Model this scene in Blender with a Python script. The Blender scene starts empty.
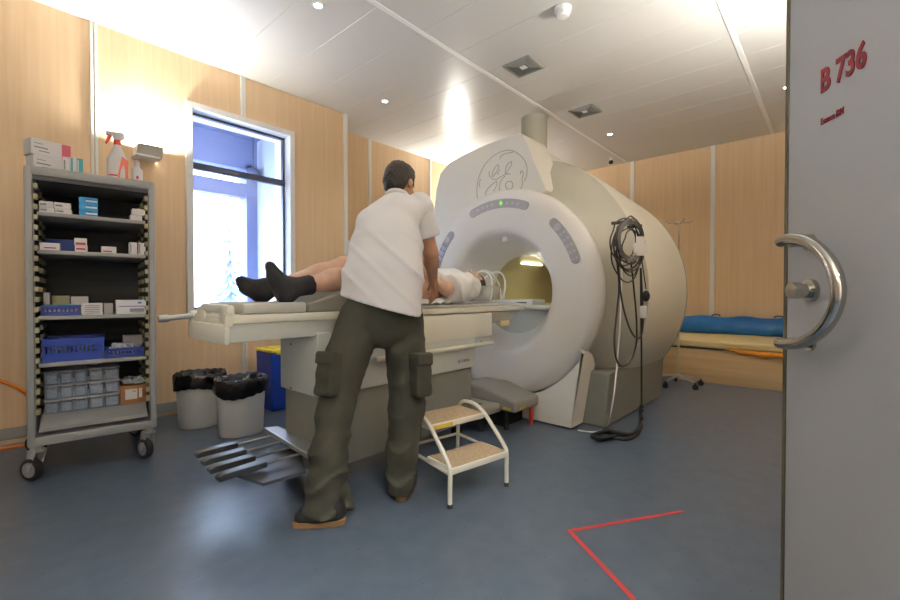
import bpy, bmesh, math, random
import numpy as np
from mathutils import Vector, Matrix, Euler

random.seed(7)
S = bpy.context.scene
COL = S.collection
PI = math.pi

# ------------------------------------------------------------------ camera, world, lights, exposure
FPX = 432.0                                   # focal length in pixels of the 900 x 600 frame
CAM = Vector((0.0, 0.0, 1.05))
PITCH = math.radians(0.8)
F0 = Vector((0.7455, 0.6665, 0.0)).normalized()
RT = Vector((F0.y, -F0.x, 0.0))
FW = (F0 * math.cos(PITCH) + Vector((0, 0, -1)) * math.sin(PITCH)).normalized()
UP = RT.cross(FW).normalized()
H = 3.15                                      # ceiling height
cd = bpy.data.cameras.new('camera'); cam = bpy.data.objects.new('camera', cd); COL.objects.link(cam)
cd.sensor_width = 36.0; cd.lens = FPX / 900.0 * 36.0; cd.clip_start = 0.02
cam.matrix_world = Matrix(((RT.x, UP.x, -FW.x, CAM.x), (RT.y, UP.y, -FW.y, CAM.y), (RT.z, UP.z, -FW.z, CAM.z), (0, 0, 0, 1)))
S.camera = cam

S.view_settings.view_transform = 'Standard'
S.view_settings.look = 'None'
S.view_settings.gamma = 1.0
S.view_settings.use_curve_mapping = False
S.view_settings.exposure = 0.72
S.cycles.use_denoising = True
S.cycles.max_bounces = 10
S.cycles.diffuse_bounces = 6
S.cycles.sample_clamp_indirect = 6.0

w = bpy.data.worlds.new('world'); S.world = w; w.use_nodes = True
nt = w.node_tree
bg = nt.nodes['Background']
bg.inputs['Color'].default_value = (0.56, 0.73, 1.0, 1); bg.inputs['Strength'].default_value = 12.5

LAMP_W = 60.0                                 # watts of one wall uplighter
SPOT_W = 9.0
HALL_FILL_W = 110.0
LAMP_COL = (0.985, 0.963, 0.90)

def area_light(name, loc, direction, sx, sy, watts, color=(1, 1, 1), portal=False, spread=PI):
    l = bpy.data.lights.new(name, 'AREA'); l.shape = 'RECTANGLE'; l.size = sx; l.size_y = sy
    l.energy = watts; l.color = color; l.spread = spread
    if portal: l.cycles.is_portal = True
    o = bpy.data.objects.new(name, l); COL.objects.link(o); o.location = loc
    o.rotation_euler = Vector(direction).to_track_quat('-Z', 'Y').to_euler()
    return o
area_light('window_portal', (1.81, 4.62, 1.83), (0, -1, 0), 1.06, 1.9, 1.0, portal=True)

# ------------------------------------------------------------------ helpers: pixel of the frame -> point in the room
def ray(px, py):
    return FW + RT * ((px - 450.0) / FPX) + UP * ((300.0 - py) / FPX)
def at(px, py, t):                            # the point t metres in front of the camera
    return CAM + ray(px, py) * t
def hit(px, py, p, n):
    r = ray(px, py); n = Vector(n)
    return CAM + r * ((Vector(p) - CAM).dot(n) / r.dot(n))
def onX(px, py, X): return hit(px, py, (X, 0, 0), (1, 0, 0))
def onY(px, py, Y): return hit(px, py, (0, Y, 0), (0, 1, 0))
def onZ(px, py, Z): return hit(px, py, (0, 0, Z), (0, 0, 1))
def floor_pt(px, py): return onZ(px, py, 0.0)

# ------------------------------------------------------------------ materials
def lin(c):
    return tuple(((v / 255.0) / 12.92 if v / 255.0 <= 0.04045 else ((v / 255.0 + 0.055) / 1.055) ** 2.4) for v in c)
def mat(name, col, rough=0.5, metal=0.0, spec=0.5, var=None, bump=None, emit=0.0, trans=0.0, alpha=1.0, coat=0.0, stretch=None, sheen=0.0):
    m = bpy.data.materials.new(name); m.use_nodes = True
    n = m.node_tree.nodes; L = m.node_tree.links; b = n['Principled BSDF']
    c = lin(col) + (1,)
    b.inputs['Base Color'].default_value = c
    b.inputs['Roughness'].default_value = rough; b.inputs['Metallic'].default_value = metal
    b.inputs['Specular IOR Level'].default_value = spec
    b.inputs['Transmission Weight'].default_value = trans
    b.inputs['Alpha'].default_value = alpha
    b.inputs['Coat Weight'].default_value = coat
    b.inputs['Sheen Weight'].default_value = sheen
    if emit:
        b.inputs['Emission Color'].default_value = c; b.inputs['Emission Strength'].default_value = emit
    tc = None
    if var or bump:
        tc = n.new('ShaderNodeTexCoord'); mp = n.new('ShaderNodeMapping')
        L.new(tc.outputs['Object'], mp.inputs['Vector'])
        if stretch: mp.inputs['Scale'].default_value = stretch
    if var:
        sc, amt = var
        t = n.new('ShaderNodeTexNoise'); t.inputs['Scale'].default_value = sc; t.inputs['Detail'].default_value = 4
        L.new(mp.outputs[0], t.inputs['Vector'])
        r = n.new('ShaderNodeMapRange'); r.inputs['From Min'].default_value = 0.3; r.inputs['From Max'].default_value = 0.7
        r.inputs['To Min'].default_value = 1 - amt; r.inputs['To Max'].default_value = 1 + amt
        L.new(t.outputs['Fac'], r.inputs['Value'])
        mx = n.new('ShaderNodeVectorMath'); mx.operation = 'SCALE'; mx.inputs[0].default_value = c[:3]
        L.new(r.outputs['Result'], mx.inputs['Scale']); L.new(mx.outputs[0], b.inputs['Base Color'])
    if bump:
        sc, st = bump
        t = n.new('ShaderNodeTexNoise'); t.inputs['Scale'].default_value = sc; t.inputs['Detail'].default_value = 3
        L.new(mp.outputs[0], t.inputs['Vector'])
        bp = n.new('ShaderNodeBump'); bp.inputs['Strength'].default_value = st; bp.inputs['Distance'].default_value = 0.01
        L.new(t.outputs['Fac'], bp.inputs['Height']); L.new(bp.outputs[0], b.inputs['Normal'])
    return m

def wood_mat(name, col, col2, axis_stretch):
    m = bpy.data.materials.new(name); m.use_nodes = True
    n = m.node_tree.nodes; L = m.node_tree.links; b = n['Principled BSDF']
    tc = n.new('ShaderNodeTexCoord'); mp = n.new('ShaderNodeMapping'); mp.inputs['Scale'].default_value = axis_stretch
    L.new(tc.outputs['Object'], mp.inputs['Vector'])
    t = n.new('ShaderNodeTexNoise'); t.inputs['Scale'].default_value = 1.0; t.inputs['Detail'].default_value = 6; t.inputs['Roughness'].default_value = 0.6
    L.new(mp.outputs[0], t.inputs['Vector'])
    r = n.new('ShaderNodeValToRGB')
    r.color_ramp.elements[0].position = 0.35; r.color_ramp.elements[0].color = lin(col2) + (1,)
    r.color_ramp.elements[1].position = 0.65; r.color_ramp.elements[1].color = lin(col) + (1,)
    L.new(t.outputs['Fac'], r.inputs['Fac']); L.new(r.outputs['Color'], b.inputs['Base Color'])
    b.inputs['Roughness'].default_value = 0.42; b.inputs['Specular IOR Level'].default_value = 0.4
    return m

def floor_mat():
    m = bpy.data.materials.new('blue_vinyl_floor'); m.use_nodes = True
    n = m.node_tree.nodes; L = m.node_tree.links; b = n['Principled BSDF']
    tc = n.new('ShaderNodeTexCoord')
    big = n.new('ShaderNodeTexNoise'); big.inputs['Scale'].default_value = 9; big.inputs['Detail'].default_value = 5
    sp = n.new('ShaderNodeTexVoronoi'); sp.inputs['Scale'].default_value = 36; sp.feature = 'F1'
    pick = n.new('ShaderNodeTexNoise'); pick.inputs['Scale'].default_value = 23
    for t in (big, sp, pick): L.new(tc.outputs['Object'], t.inputs['Vector'])
    r = n.new('ShaderNodeValToRGB')
    r.color_ramp.elements[0].position = 0.3; r.color_ramp.elements[0].color = lin((76, 90, 108)) + (1,)
    r.color_ramp.elements[1].position = 0.7; r.color_ramp.elements[1].color = lin((88, 101, 117)) + (1,)
    L.new(big.outputs['Fac'], r.inputs['Fac'])
    lt = n.new('ShaderNodeMath'); lt.operation = 'LESS_THAN'; lt.inputs[1].default_value = 0.14
    L.new(sp.outputs['Distance'], lt.inputs[0])
    gt = n.new('ShaderNodeMath'); gt.operation = 'GREATER_THAN'; gt.inputs[1].default_value = 0.60
    L.new(pick.outputs['Fac'], gt.inputs[0])
    mu = n.new('ShaderNodeMath'); mu.operation = 'MULTIPLY'
    L.new(lt.outputs[0], mu.inputs[0]); L.new(gt.outputs[0], mu.inputs[1])
    mx = n.new('ShaderNodeMix'); mx.data_type = 'RGBA'
    mx.inputs[7].default_value = lin((54, 67, 84)) + (1,)
    L.new(mu.outputs[0], mx.inputs[0]); L.new(r.outputs['Color'], mx.inputs[6]); L.new(mx.outputs[2], b.inputs['Base Color'])
    b.inputs['Roughness'].default_value = 0.30; b.inputs['Specular IOR Level'].default_value = 0.5
    return m

M = {
    'wood_y': wood_mat('beech_panel', (230, 202, 166), (223, 192, 153), (34, 34, 1.1)),
    'wood_bed': wood_mat('beech_board', (224, 194, 148), (213, 178, 130), (20, 1.2, 20)),
    'floor': floor_mat(),
    'ceil': mat('ceiling_metal', (206, 205, 202), 0.30, spec=0.35, bump=(26, 0.02), stretch=(6, 0.25, 1)),
    'white_trim': mat('white_trim', (236, 236, 234), 0.45),
    'grey_trim': mat('grey_baseboard', (150, 152, 152), 0.5),
    'plastic': mat('cream_plastic', (232, 230, 222), 0.38, coat=0.15),
    'plastic2': mat('warm_plastic', (220, 219, 208), 0.42),
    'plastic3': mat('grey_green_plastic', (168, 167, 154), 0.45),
    'ring': mat('white_bezel', (234, 234, 232), 0.33, coat=0.2),
    'tunnel': mat('bore_liner', (190, 182, 140), 0.4),
    'basegrey': mat('warm_grey', (124, 125, 118), 0.5),
    'midgrey': mat('mid_grey', (146, 144, 136), 0.45),
    'emblem_line': mat('emblem_line', (168, 164, 152), 0.5),
    'seam': mat('dark_seam', (78, 76, 70), 0.6),
    'panelgrey': mat('keypad_grey', (170, 170, 178), 0.4),
    'button': mat('button_grey', (194, 194, 204), 0.4),
    'button_blue': mat('button_blue', (120, 130, 180), 0.4),
    'green_led': mat('green_led', (130, 230, 70), 0.4, emit=0.6),
    'tablewhite': mat('table_cream', (236, 235, 222), 0.4),
    'tablelight': mat('table_pale_grey', (204, 208, 203), 0.45),
    'yellow': mat('yellow_label', (226, 190, 40), 0.5),
    'black': mat('black_rubber', (24, 24, 26), 0.55),
    'blackcable': mat('black_cable', (30, 29, 29), 0.5),
    'greycable': mat('grey_cable', (92, 92, 92), 0.5),
    'darkgrey': mat('dark_grey', (58, 60, 64), 0.4),
    'steel': mat('brushed_steel', (190, 186, 178), 0.14, metal=1.0),
    'alu': mat('aluminium', (190, 192, 194), 0.35, metal=0.8),
    'glass': mat('window_glass', (255, 255, 255), 0.0, trans=1.0),
    'frame_dark': mat('window_frame_dark', (66, 74, 100), 0.4),
    'frame_white': mat('window_frame_white', (232, 232, 232), 0.4),
    'snow': mat('snow', (176, 180, 188), 0.8),
    'blueshade': mat('outside_blue_shade', (98, 110, 150), 0.7),  # blue sky shade of the overhang is put into this base colour
    'palewall': mat('outside_pale_render', (150, 156, 170), 0.8),
    'conifer': mat('conifer', (104, 118, 130), 0.9),
    'bark': mat('bark', (110, 110, 130), 0.9),
    'shirt': mat('white_cotton', (228, 228, 232), 0.85, bump=(9, 0.35), sheen=0.2),
    'gown': mat('gown_cotton', (240, 240, 240), 0.85, bump=(60, 0.15), sheen=0.2),
    'sheet': mat('paper_sheet', (226, 226, 224), 0.85, bump=(35, 0.3)),
    'olive': mat('olive_canvas', (52, 52, 42), 0.85, var=(18, 0.12), bump=(12, 0.6)),
    'olive_d': mat('olive_pocket', (49, 49, 39), 0.85, var=(18, 0.12), bump=(30, 0.2)),
    'skin': mat('skin', (178, 132, 106), 0.5, var=(20, 0.06)),
    'skin2': mat('pale_skin', (205, 166, 142), 0.5, var=(20, 0.06)),
    'hair': mat('dark_hair', (24, 18, 15), 0.6, bump=(90, 0.8)),
    'sock': mat('black_sock', (28, 28, 33), 0.9, bump=(120, 0.3)),
    'shoe': mat('black_shoe', (26, 26, 28), 0.5),
    'sole': mat('gum_sole', (128, 98, 64), 0.6),
    'eye': mat('eye_white', (235, 232, 226), 0.2),
    'foam': mat('grey_foam_pad', (190, 190, 184), 0.7),
    'foam_d': mat('dark_foam_pad', (138, 136, 126), 0.7),
    'clearplastic': mat('clear_plastic', (232, 232, 224), 0.15, alpha=0.45),
    'cab': mat('cabinet_grey', (150, 152, 152), 0.5),
    'cab_in': mat('cabinet_inside', (50, 52, 58), 0.6),
    'cab_shelf': mat('shelf_grey', (156, 157, 156), 0.5),
    'tooth': mat('rack_cream', (160, 154, 122), 0.5),
    'card_white': mat('white_carton', (222, 220, 222), 0.6),
    'card_blue': mat('blue_carton', (40, 140, 200), 0.55),
    'card_teal': mat('teal_carton', (70, 160, 172), 0.55),
    'card_pink': mat('pink_carton', (206, 96, 118), 0.55),
    'ink_blue': mat('ink_blue', (60, 90, 170), 0.6),
    'ink_grey': mat('ink_grey', (140, 140, 150), 0.6),
    'ink_red': mat('ink_red', (190, 60, 70), 0.6),
    'kraft': mat('brown_card', (150, 106, 66), 0.8),
    'bluebox': mat('blue_plastic', (18, 44, 130), 0.4),
    'bluebin': mat('blue_bin', (14, 54, 150), 0.4),
    'yellow_lid': mat('yellow_lid', (236, 214, 60), 0.4),
    'drawer': mat('clear_drawer', (168, 184, 206), 0.25, alpha=0.4),
    'packs': mat('sterile_packs', (178, 186, 196), 0.5, var=(55, 0.45)),
    'binwhite': mat('bin_grey_white', (196, 196, 194), 0.5),
    'bag': mat('black_bag', (12, 12, 14), 0.22, bump=(22, 0.5)),
    'red': mat('red_plastic', (204, 62, 50), 0.4),
    'pinkliq': mat('pink_liquid', (232, 120, 106), 0.35),
    'orange': mat('orange_cable', (222, 128, 30), 0.5),
    'orangecloth': mat('orange_cloth', (226, 146, 40), 0.8),
    'redtape': mat('red_tape', (196, 60, 58), 0.55),
    'redtext': mat('red_lettering', (132, 18, 34), 0.5),
    'door': mat('door_grey', (178, 180, 184), 0.4, spec=0.5),
    'door_edge': mat('door_edge_bronze', (84, 78, 56), 0.5),
    'mattress': mat('cream_vinyl', (226, 206, 150), 0.5, bump=(5, 0.25)),
    'bluevinyl': mat('blue_vinyl', (24, 100, 168), 0.3, bump=(7, 0.5), stretch=(1, 1, 0.6)),
    'tread': mat('step_tread', (176, 156, 128), 0.8, var=(60, 0.15)),
    'stepwhite': mat('cream_metal', (228, 226, 214), 0.4),
    'lampbody': mat('lamp_grey', (190, 186, 178), 0.5),
    'lampglow': mat('lamp_glow', (255, 250, 240), 0.5, emit=14.0),
    'spotglow': mat('spot_glow', (255, 252, 244), 0.5, emit=12.0),
    'strip': mat('bore_strip_glow', (255, 246, 210), 0.5, emit=3.0),
    'ventgrey': mat('vent_grey', (150, 150, 146), 0.5),
    'ivpole': mat('iv_pole_cream', (206, 196, 160), 0.35, metal=0.3),
    'hall': mat('hall_paint', (222, 222, 220), 0.7),
}

# ------------------------------------------------------------------ helpers: shapes in a bmesh
def B(): return bmesh.new()
def box(bm, lo, hi, bev=0.0, seg=2, mtx=None):
    lo = Vector(lo); hi = Vector(hi)
    r = bmesh.ops.create_cube(bm, size=1.0)
    vs = r['verts']; c = (lo + hi) / 2; d = hi - lo
    for v in vs: v.co = Vector((v.co.x * d.x + c.x, v.co.y * d.y + c.y, v.co.z * d.z + c.z))
    if bev > 0:
        es = list({e for v in vs for e in v.link_edges})
        rr = bmesh.ops.bevel(bm, geom=es, offset=bev, segments=seg, profile=0.5, affect='EDGES')
        vs = list({v for f in rr['faces'] for v in f.verts} | {v for v in vs if v.is_valid})
    if mtx is not None:
        for v in vs: v.co = mtx @ v.co
    return vs
def frame_of(d):
    d = Vector(d).normalized()
    a = Vector((0, 0, 1)) if abs(d.z) < 0.9 else Vector((1, 0, 0))
    u = d.cross(a).normalized(); return u, d.cross(u).normalized()
def cyl(bm, p0, p1, r0, r1=None, seg=20, caps=True):
    r1 = r0 if r1 is None else r1
    p0 = Vector(p0); p1 = Vector(p1); u, v = frame_of(p1 - p0)
    ra = [bm.verts.new(p0 + (u * math.cos(a) + v * math.sin(a)) * r0) for a in [2 * PI * i / seg for i in range(seg)]]
    rb = [bm.verts.new(p1 + (u * math.cos(a) + v * math.sin(a)) * r1) for a in [2 * PI * i / seg for i in range(seg)]]
    for i in range(seg):
        j = (i + 1) % seg; bm.faces.new((ra[i], ra[j], rb[j], rb[i]))
    if caps: bm.faces.new(ra[::-1]); bm.faces.new(rb)
def spline(pts, n=6):
    P = [Vector(p) for p in pts]
    if len(P) < 3: return P
    Q = [P[0] * 2 - P[1]] + P + [P[-1] * 2 - P[-2]]; out = []
    for i in range(1, len(Q) - 2):
        for k in range(n):
            t = k / n; a, b, c, d = Q[i - 1], Q[i], Q[i + 1], Q[i + 2]
            out.append(0.5 * ((2 * b) + (c - a) * t + (2 * a - 5 * b + 4 * c - d) * t * t + (3 * b - a - 3 * c + d) * t ** 3))
    out.append(P[-1]); return out
def tube(bm, pts, r, seg=8, smooth=5, closed=False):
    P = spline(pts, smooth) if smooth else [Vector(p) for p in pts]
    rings = []; u = None
    for i, p in enumerate(P):
        a = P[i - 1] if i else P[0]; b = P[i + 1] if i < len(P) - 1 else P[-1]
        d = (b - a)
        if d.length < 1e-9: d = Vector((0, 0, 1))
        d.normalize()
        if u is None: u, v = frame_of(d)
        else:
            u = (u - d * u.dot(d))
            if u.length < 1e-6: u, v = frame_of(d)
            u.normalize()
        v = d.cross(u); rr = r[i * len(r) // len(P)] if isinstance(r, (list, tuple)) else r
        rings.append([bm.verts.new(p + (u * math.cos(2 * PI * k / seg) + v * math.sin(2 * PI * k / seg)) * rr) for k in range(seg)])
    for a, b in zip(rings, rings[1:]):
        for k in range(seg):
            j = (k + 1) % seg; bm.faces.new((a[k], a[j], b[j], b[k]))
    bm.faces.new(rings[0][::-1]); bm.faces.new(rings[-1])
def lathe(bm, prof, org=(0, 0, 0), axis='Z', seg=32, a0=0.0, a1=2 * PI, mod=None):
    """prof: (h, r) pairs along the axis."""
    org = Vector(org); full = abs(a1 - a0 - 2 * PI) < 1e-6; n = seg if full else seg + 1; rings = []
    for h, r in prof:
        ring = []
        for i in range(n):
            a = a0 + (a1 - a0) * i / seg; rr = r * (mod(a, h) if mod else 1.0)
            c, s = rr * math.cos(a), rr * math.sin(a)
            p = Vector((c, s, h)) if axis == 'Z' else Vector((h, c, s))
            ring.append(bm.verts.new(org + p))
        rings.append(ring)
    for a, b in zip(rings, rings[1:]):
        for k in range(n if full else n - 1):
            j = (k + 1) % n
            try: bm.faces.new((a[k], a[j], b[j], b[k]))
            except ValueError: pass
    return rings
def prism(bm, pts, off):
    """polygon pts (3D) extruded by the vector off"""
    off = Vector(off)
    a = [bm.verts.new(Vector(p)) for p in pts]; b = [bm.verts.new(Vector(p) + off) for p in pts]
    n = len(a)
    bm.faces.new(a[::-1]); bm.faces.new(b)
    for i in range(n):
        j = (i + 1) % n; bm.faces.new((a[i], a[j], b[j], b[i]))
def ball(bm, c, r, seg=16):
    rr = r if isinstance(r, (tuple, list)) else (r, r, r)
    m = Matrix.Translation(Vector(c)) @ Matrix.Diagonal((*rr, 1))
    bmesh.ops.create_uvsphere(bm, u_segments=seg, v_segments=seg // 2 + 2, radius=1.0, matrix=m)

def world_off(o):
    v = Vector(o.location)
    while o.parent: o = o.parent; v += Vector(o.location)
    return v
def finish(o, smooth, bev):
    if smooth:
        for p in o.data.polygons: p.use_smooth = True
        if smooth == 'auto':
            try: o.data.set_sharp_from_angle(angle=math.radians(38))
            except Exception: pass
    if bev:
        md = o.modifiers.new('bevel', 'BEVEL'); md.width = bev; md.segments = 3; md.limit_method = 'ANGLE'; md.angle_limit = math.radians(40)
def obj(name, bm, m, parent=None, smooth='auto', bev=0.0, local=False):
    """link a bmesh built in room coordinates as one object; under a parent it is shifted to the parent's frame"""
    bmesh.ops.recalc_face_normals(bm, faces=bm.faces[:])
    me = bpy.data.meshes.new(name); bm.to_mesh(me); bm.free()
    o = bpy.data.objects.new(name, me); COL.objects.link(o)
    me.materials.append(M[m] if isinstance(m, str) else m)
    if parent:
        if not local: me.transform(Matrix.Translation(-world_off(parent)))
        o.parent = parent
    finish(o, smooth, bev)
    return o
def tag(o, label, cat, group=None, kind=None):
    o['label'] = label; o['category'] = cat
    if group: o['group'] = group
    if kind: o['kind'] = kind
    return o
def thing(name, loc, label, cat, group=None, rz=0.0):
    o = bpy.data.objects.new(name, None); COL.objects.link(o); o.location = loc; o.rotation_euler = (0, 0, rz)
    o.empty_display_size = 0.1
    return tag(o, label, cat, group)
def rebase(o, base):
    """move a single-mesh thing's origin to its base"""
    base = Vector(base); o.data.transform(Matrix.Translation(-base)); o.location = base; return o
def copy_thing(src, loc, label=None, group=None, rz=None):
    r = src.copy(); COL.objects.link(r); r.location = loc
    if rz is not None: r.rotation_euler = (0, 0, rz)
    if label: r['label'] = label
    if group: r['group'] = group
    for ch in list(src.children):
        c = ch.copy(); COL.objects.link(c); c.parent = r
        for g in list(ch.children):
            d = g.copy(); COL.objects.link(d); d.parent = c
    return r
def structure(name, bm, m, smooth=False, bev=0.0, parent=None):
    o = obj(name, bm, m, parent, smooth, bev)
    if not parent: o['kind'] = 'structure'
    return o
def text_mesh(name, body, m, org, xdir, ydir, width, height, parent, weight=0.0, depth=0.0012):
    """lettering fitted to width x height, lying on the plane of xdir, ydir"""
    cu = bpy.data.curves.new(name, 'FONT'); cu.body = body; cu.extrude = 0.004; cu.offset = weight; cu.resolution_u = 3
    t = bpy.data.objects.new(name, cu); COL.objects.link(t)
    bpy.context.view_layer.update()
    me = bpy.data.meshes.new_from_object(t.evaluated_get(bpy.context.evaluated_depsgraph_get()))
    bpy.data.objects.remove(t); bpy.data.curves.remove(cu)
    co = [v.co.copy() for v in me.vertices]
    x0 = min(c.x for c in co); x1 = max(c.x for c in co); y0 = min(c.y for c in co); y1 = max(c.y for c in co)
    xd = Vector(xdir).normalized(); yd = Vector(ydir).normalized(); zd = xd.cross(yd); base = Vector(org) - (world_off(parent) if parent else Vector())
    for v in me.vertices:
        c = v.co; v.co = base + xd * ((c.x - x0) / (x1 - x0) * width) + yd * ((c.y - y0) / (y1 - y0) * height) + zd * (c.z / 0.004 * depth)
    me.name = name; me.materials.clear(); me.materials.append(M[m])
    o = bpy.data.objects.new(name, me); COL.objects.link(o); o.parent = parent
    return o

# ------------------------------------------------------------------ helpers: organic bodies (one continuous surface from blended limbs)
def cap(a, b, r0, r1, k=0.03, flat=None):     # tapered limb; flat = (direction, factor) thins it along direction
    return ('cap', Vector(a), Vector(b), r0, r1, k, flat)
def ell(c, r, k=0.03, R=None):
    return ('ell', Vector(c), Vector(r), R, k)
def rbox(c, half, R, rd=.012, k=.015):       # rounded box; R = rows x, y, z of its axes as columns
    return ('box', Vector(c), Vector(half), R, k, rd)
def blend_mesh(name, prims, vox, m, parent, post=None, pad=0.05, smooth=True):
    lo = np.array([1e9] * 3); hi = -lo; bbs = []
    for p in prims:
        if p[0] == 'cap':
            q = np.array([p[1][:], p[2][:]]); r = max(p[3], p[4]); a, b = q.min(0) - r, q.max(0) + r
        else:
            r = max(p[2]) if p[0] == 'ell' else p[2].length; c = np.array(p[1][:]); a, b = c - r, c + r
        bbs.append((a - pad, b + pad)); lo = np.minimum(lo, a); hi = np.maximum(hi, b)
    lo -= 0.03; hi += 0.03
    n = np.ceil((hi - lo) / vox).astype(int) + 2
    ax = [lo[i] + np.arange(n[i]) * vox for i in range(3)]
    f = np.full(tuple(n), pad, dtype=np.float32)
    for p, (a, b) in zip(prims, bbs):
        i0 = np.maximum(((a - lo) / vox).astype(int), 0); i1 = np.minimum(((b - lo) / vox).astype(int) + 2, n)
        sl = tuple(slice(i0[i], i1[i]) for i in range(3))
        X, Y, Z = np.meshgrid(ax[0][sl[0]], ax[1][sl[1]], ax[2][sl[2]], indexing='ij')
        if p[0] == 'cap':
            A = np.array(p[1][:]); D = np.array(p[2][:]) - A; L2 = max(D.dot(D), 1e-9)
            t = np.clip(((X - A[0]) * D[0] + (Y - A[1]) * D[1] + (Z - A[2]) * D[2]) / L2, 0, 1)
            vx = X - A[0] - t * D[0]; vy = Y - A[1] - t * D[1]; vz = Z - A[2] - t * D[2]
            if p[6]:
                w_ = np.array(Vector(p[6][0]).normalized()[:]); s = p[6][1]
                c = vx * w_[0] + vy * w_[1] + vz * w_[2]
                q = np.sqrt(np.maximum(vx * vx + vy * vy + vz * vz - c * c, 0) + (c * s) ** 2)
            else: q = np.sqrt(vx * vx + vy * vy + vz * vz)
            d = q - (p[3] + t * (p[4] - p[3])); k = p[5]
        else:
            P3 = np.stack([X - p[1].x, Y - p[1].y, Z - p[1].z], -1)
            if p[3] is not None: P3 = P3 @ np.array(p[3])          # R columns = local axes
            if p[0] == 'box':
                q = np.abs(P3) - (np.array(p[2][:]) - p[5]); d = np.sqrt((np.maximum(q, 0) ** 2).sum(-1)) + np.minimum(q.max(-1), 0) - p[5]
            rr = np.array(p[2][:]); q = np.sqrt(((P3 / rr) ** 2).sum(-1)); q2 = np.sqrt(((P3 / rr ** 2) ** 2).sum(-1)) + 1e-9
            if p[0] == 'ell': d = q * (q - 1.0) / q2
            k = p[4]
        g = f[sl]; hh = np.maximum(k - np.abs(g - d), 0) / k
        f[sl] = np.minimum(g, d) - hh * hh * k * 0.25
    if post is not None:
        X, Y, Z = np.meshgrid(*ax, indexing='ij'); f = post(f, X, Y, Z)
    f[0] = f[-1] = pad; f[:, 0] = f[:, -1] = pad; f[:, :, 0] = f[:, :, -1] = pad
    s = f < 0
    c = sum(s[i:n[0] - 1 + i, j:n[1] - 1 + j, k:n[2] - 1 + k].astype(np.int8) for i in (0, 1) for j in (0, 1) for k in (0, 1))
    act = (c > 0) & (c < 8); I = np.argwhere(act); idx = np.full(act.shape, -1, dtype=np.int64); idx[act] = np.arange(len(I))
    ps = np.zeros((len(I), 3)); cn = np.zeros(len(I))
    cs = [(i, j, k) for i in (0, 1) for j in (0, 1) for k in (0, 1)]
    for a in cs:
        for d_ in range(3):
            if a[d_]: continue
            b = list(a); b[d_] = 1
            fa = f[I[:, 0] + a[0], I[:, 1] + a[1], I[:, 2] + a[2]]; fb = f[I[:, 0] + b[0], I[:, 1] + b[1], I[:, 2] + b[2]]
            x = (fa < 0) != (fb < 0); t = np.where(x, fa / np.where(x, fa - fb, 1), 0)
            pos = np.tile(np.array(a, float), (len(I), 1)); pos[:, d_] += t
            ps += pos * x[:, None]; cn += x
    vs = lo + (I + ps / cn[:, None]) * vox
    faces = []
    for d_ in range(3):
        e1, e2 = [(1, 2), (2, 0), (0, 1)][d_]
        sa = [slice(None)] * 3; sb = [slice(None)] * 3; sa[d_] = slice(0, -1); sb[d_] = slice(1, None)
        x = s[tuple(sa)] != s[tuple(sb)]; E = np.argwhere(x); ins = s[tuple(sa)][x]
        keep = (E[:, e1] > 0) & (E[:, e2] > 0) & (E[:, e1] < n[e1] - 1) & (E[:, e2] < n[e2] - 1); E = E[keep]; ins = ins[keep]
        def cell(o1, o2):
            q = E.copy(); q[:, e1] -= o1; q[:, e2] -= o2; return idx[q[:, 0], q[:, 1], q[:, 2]]
        q = np.stack([cell(1, 1), cell(0, 1), cell(0, 0), cell(1, 0)], 1)
        q[~ins] = q[~ins][:, ::-1]; faces.append(q)
    faces = np.concatenate(faces)
    faces = faces[(faces >= 0).all(1)]
    off = np.array(world_off(parent)[:]) if parent else 0
    me = bpy.data.meshes.new(name); me.from_pydata((vs - off).tolist(), [], faces.tolist()); me.update()
    me.materials.append(M[m])
    o = bpy.data.objects.new(name, me); COL.objects.link(o); o.parent = parent
    if smooth:
        md = o.modifiers.new('smooth', 'SMOOTH'); md.factor = 0.5; md.iterations = 2
        for p in me.polygons: p.use_smooth = True
    return o

# ================================================================== THE ROOM
bm = B(); box(bm, (-1.5, -2.2, -0.1), (7.3, 5.0, 0.0)); structure('floor', bm, 'floor')

bm = B()                                             # metal ceiling planks between the two long rails
y_edges = [-2.2, 0.64, 2.50, 4.95]
xs = [-1.5] + [0.31 + 0.428 * k for k in range(16)] + [7.3]
for j in range(3):
    for a, b in zip(xs, xs[1:]):
        box(bm, (a + 0.0008, y_edges[j] + 0.001, H), (b - 0.0008, y_edges[j + 1] - 0.001, H + 0.03), 0.0016, 1)
box(bm, (-1.5, -2.2, H + 0.031), (7.3, 5.0, H + 0.1))
structure('ceiling', bm, 'ceil')
for i, y in enumerate((0.64, 2.50)):
    bm = B(); box(bm, (-1.5, y - 0.020, H - 0.006), (7.07, y + 0.020, H + 0.002), 0.002); structure('trim_%d' % (i + 1), bm, 'white_trim')

# window wall, with the recess beyond it
WX0, WX1, WZ0, WZ1 = 1.345, 2.275, 0.90, 2.71
bm = B()
box(bm, (-1.5, 4.30, 0), (WX0, 4.62, H)); box(bm, (WX1, 4.30, 0), (2.975, 4.62, H))
box(bm, (WX0, 4.30, 0), (WX1, 4.62, WZ0)); box(bm, (WX0, 4.30, WZ1), (WX1, 4.62, H))
box(bm, (2.86, 4.62, 0), (2.975, 4.95, H)); box(bm, (2.975, 4.745, 0), (7.3, 4.95, H))
structure('wall_left', bm, 'wood_y')
bm = B(); box(bm, (7.07, -0.75, 0), (7.3, 4.745, H)); structure('wall_back', bm, 'wood_y')
bm = B()
box(bm, (0.62, -0.75, 0), (7.07, -0.62, H)); box(bm, (-1.5, -0.75, 0), (-0.62, -0.62, H)); box(bm, (-0.62, -0.75, 2.5), (0.62, -0.62, H))
structure('wall_right', bm, 'wood_y')
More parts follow.
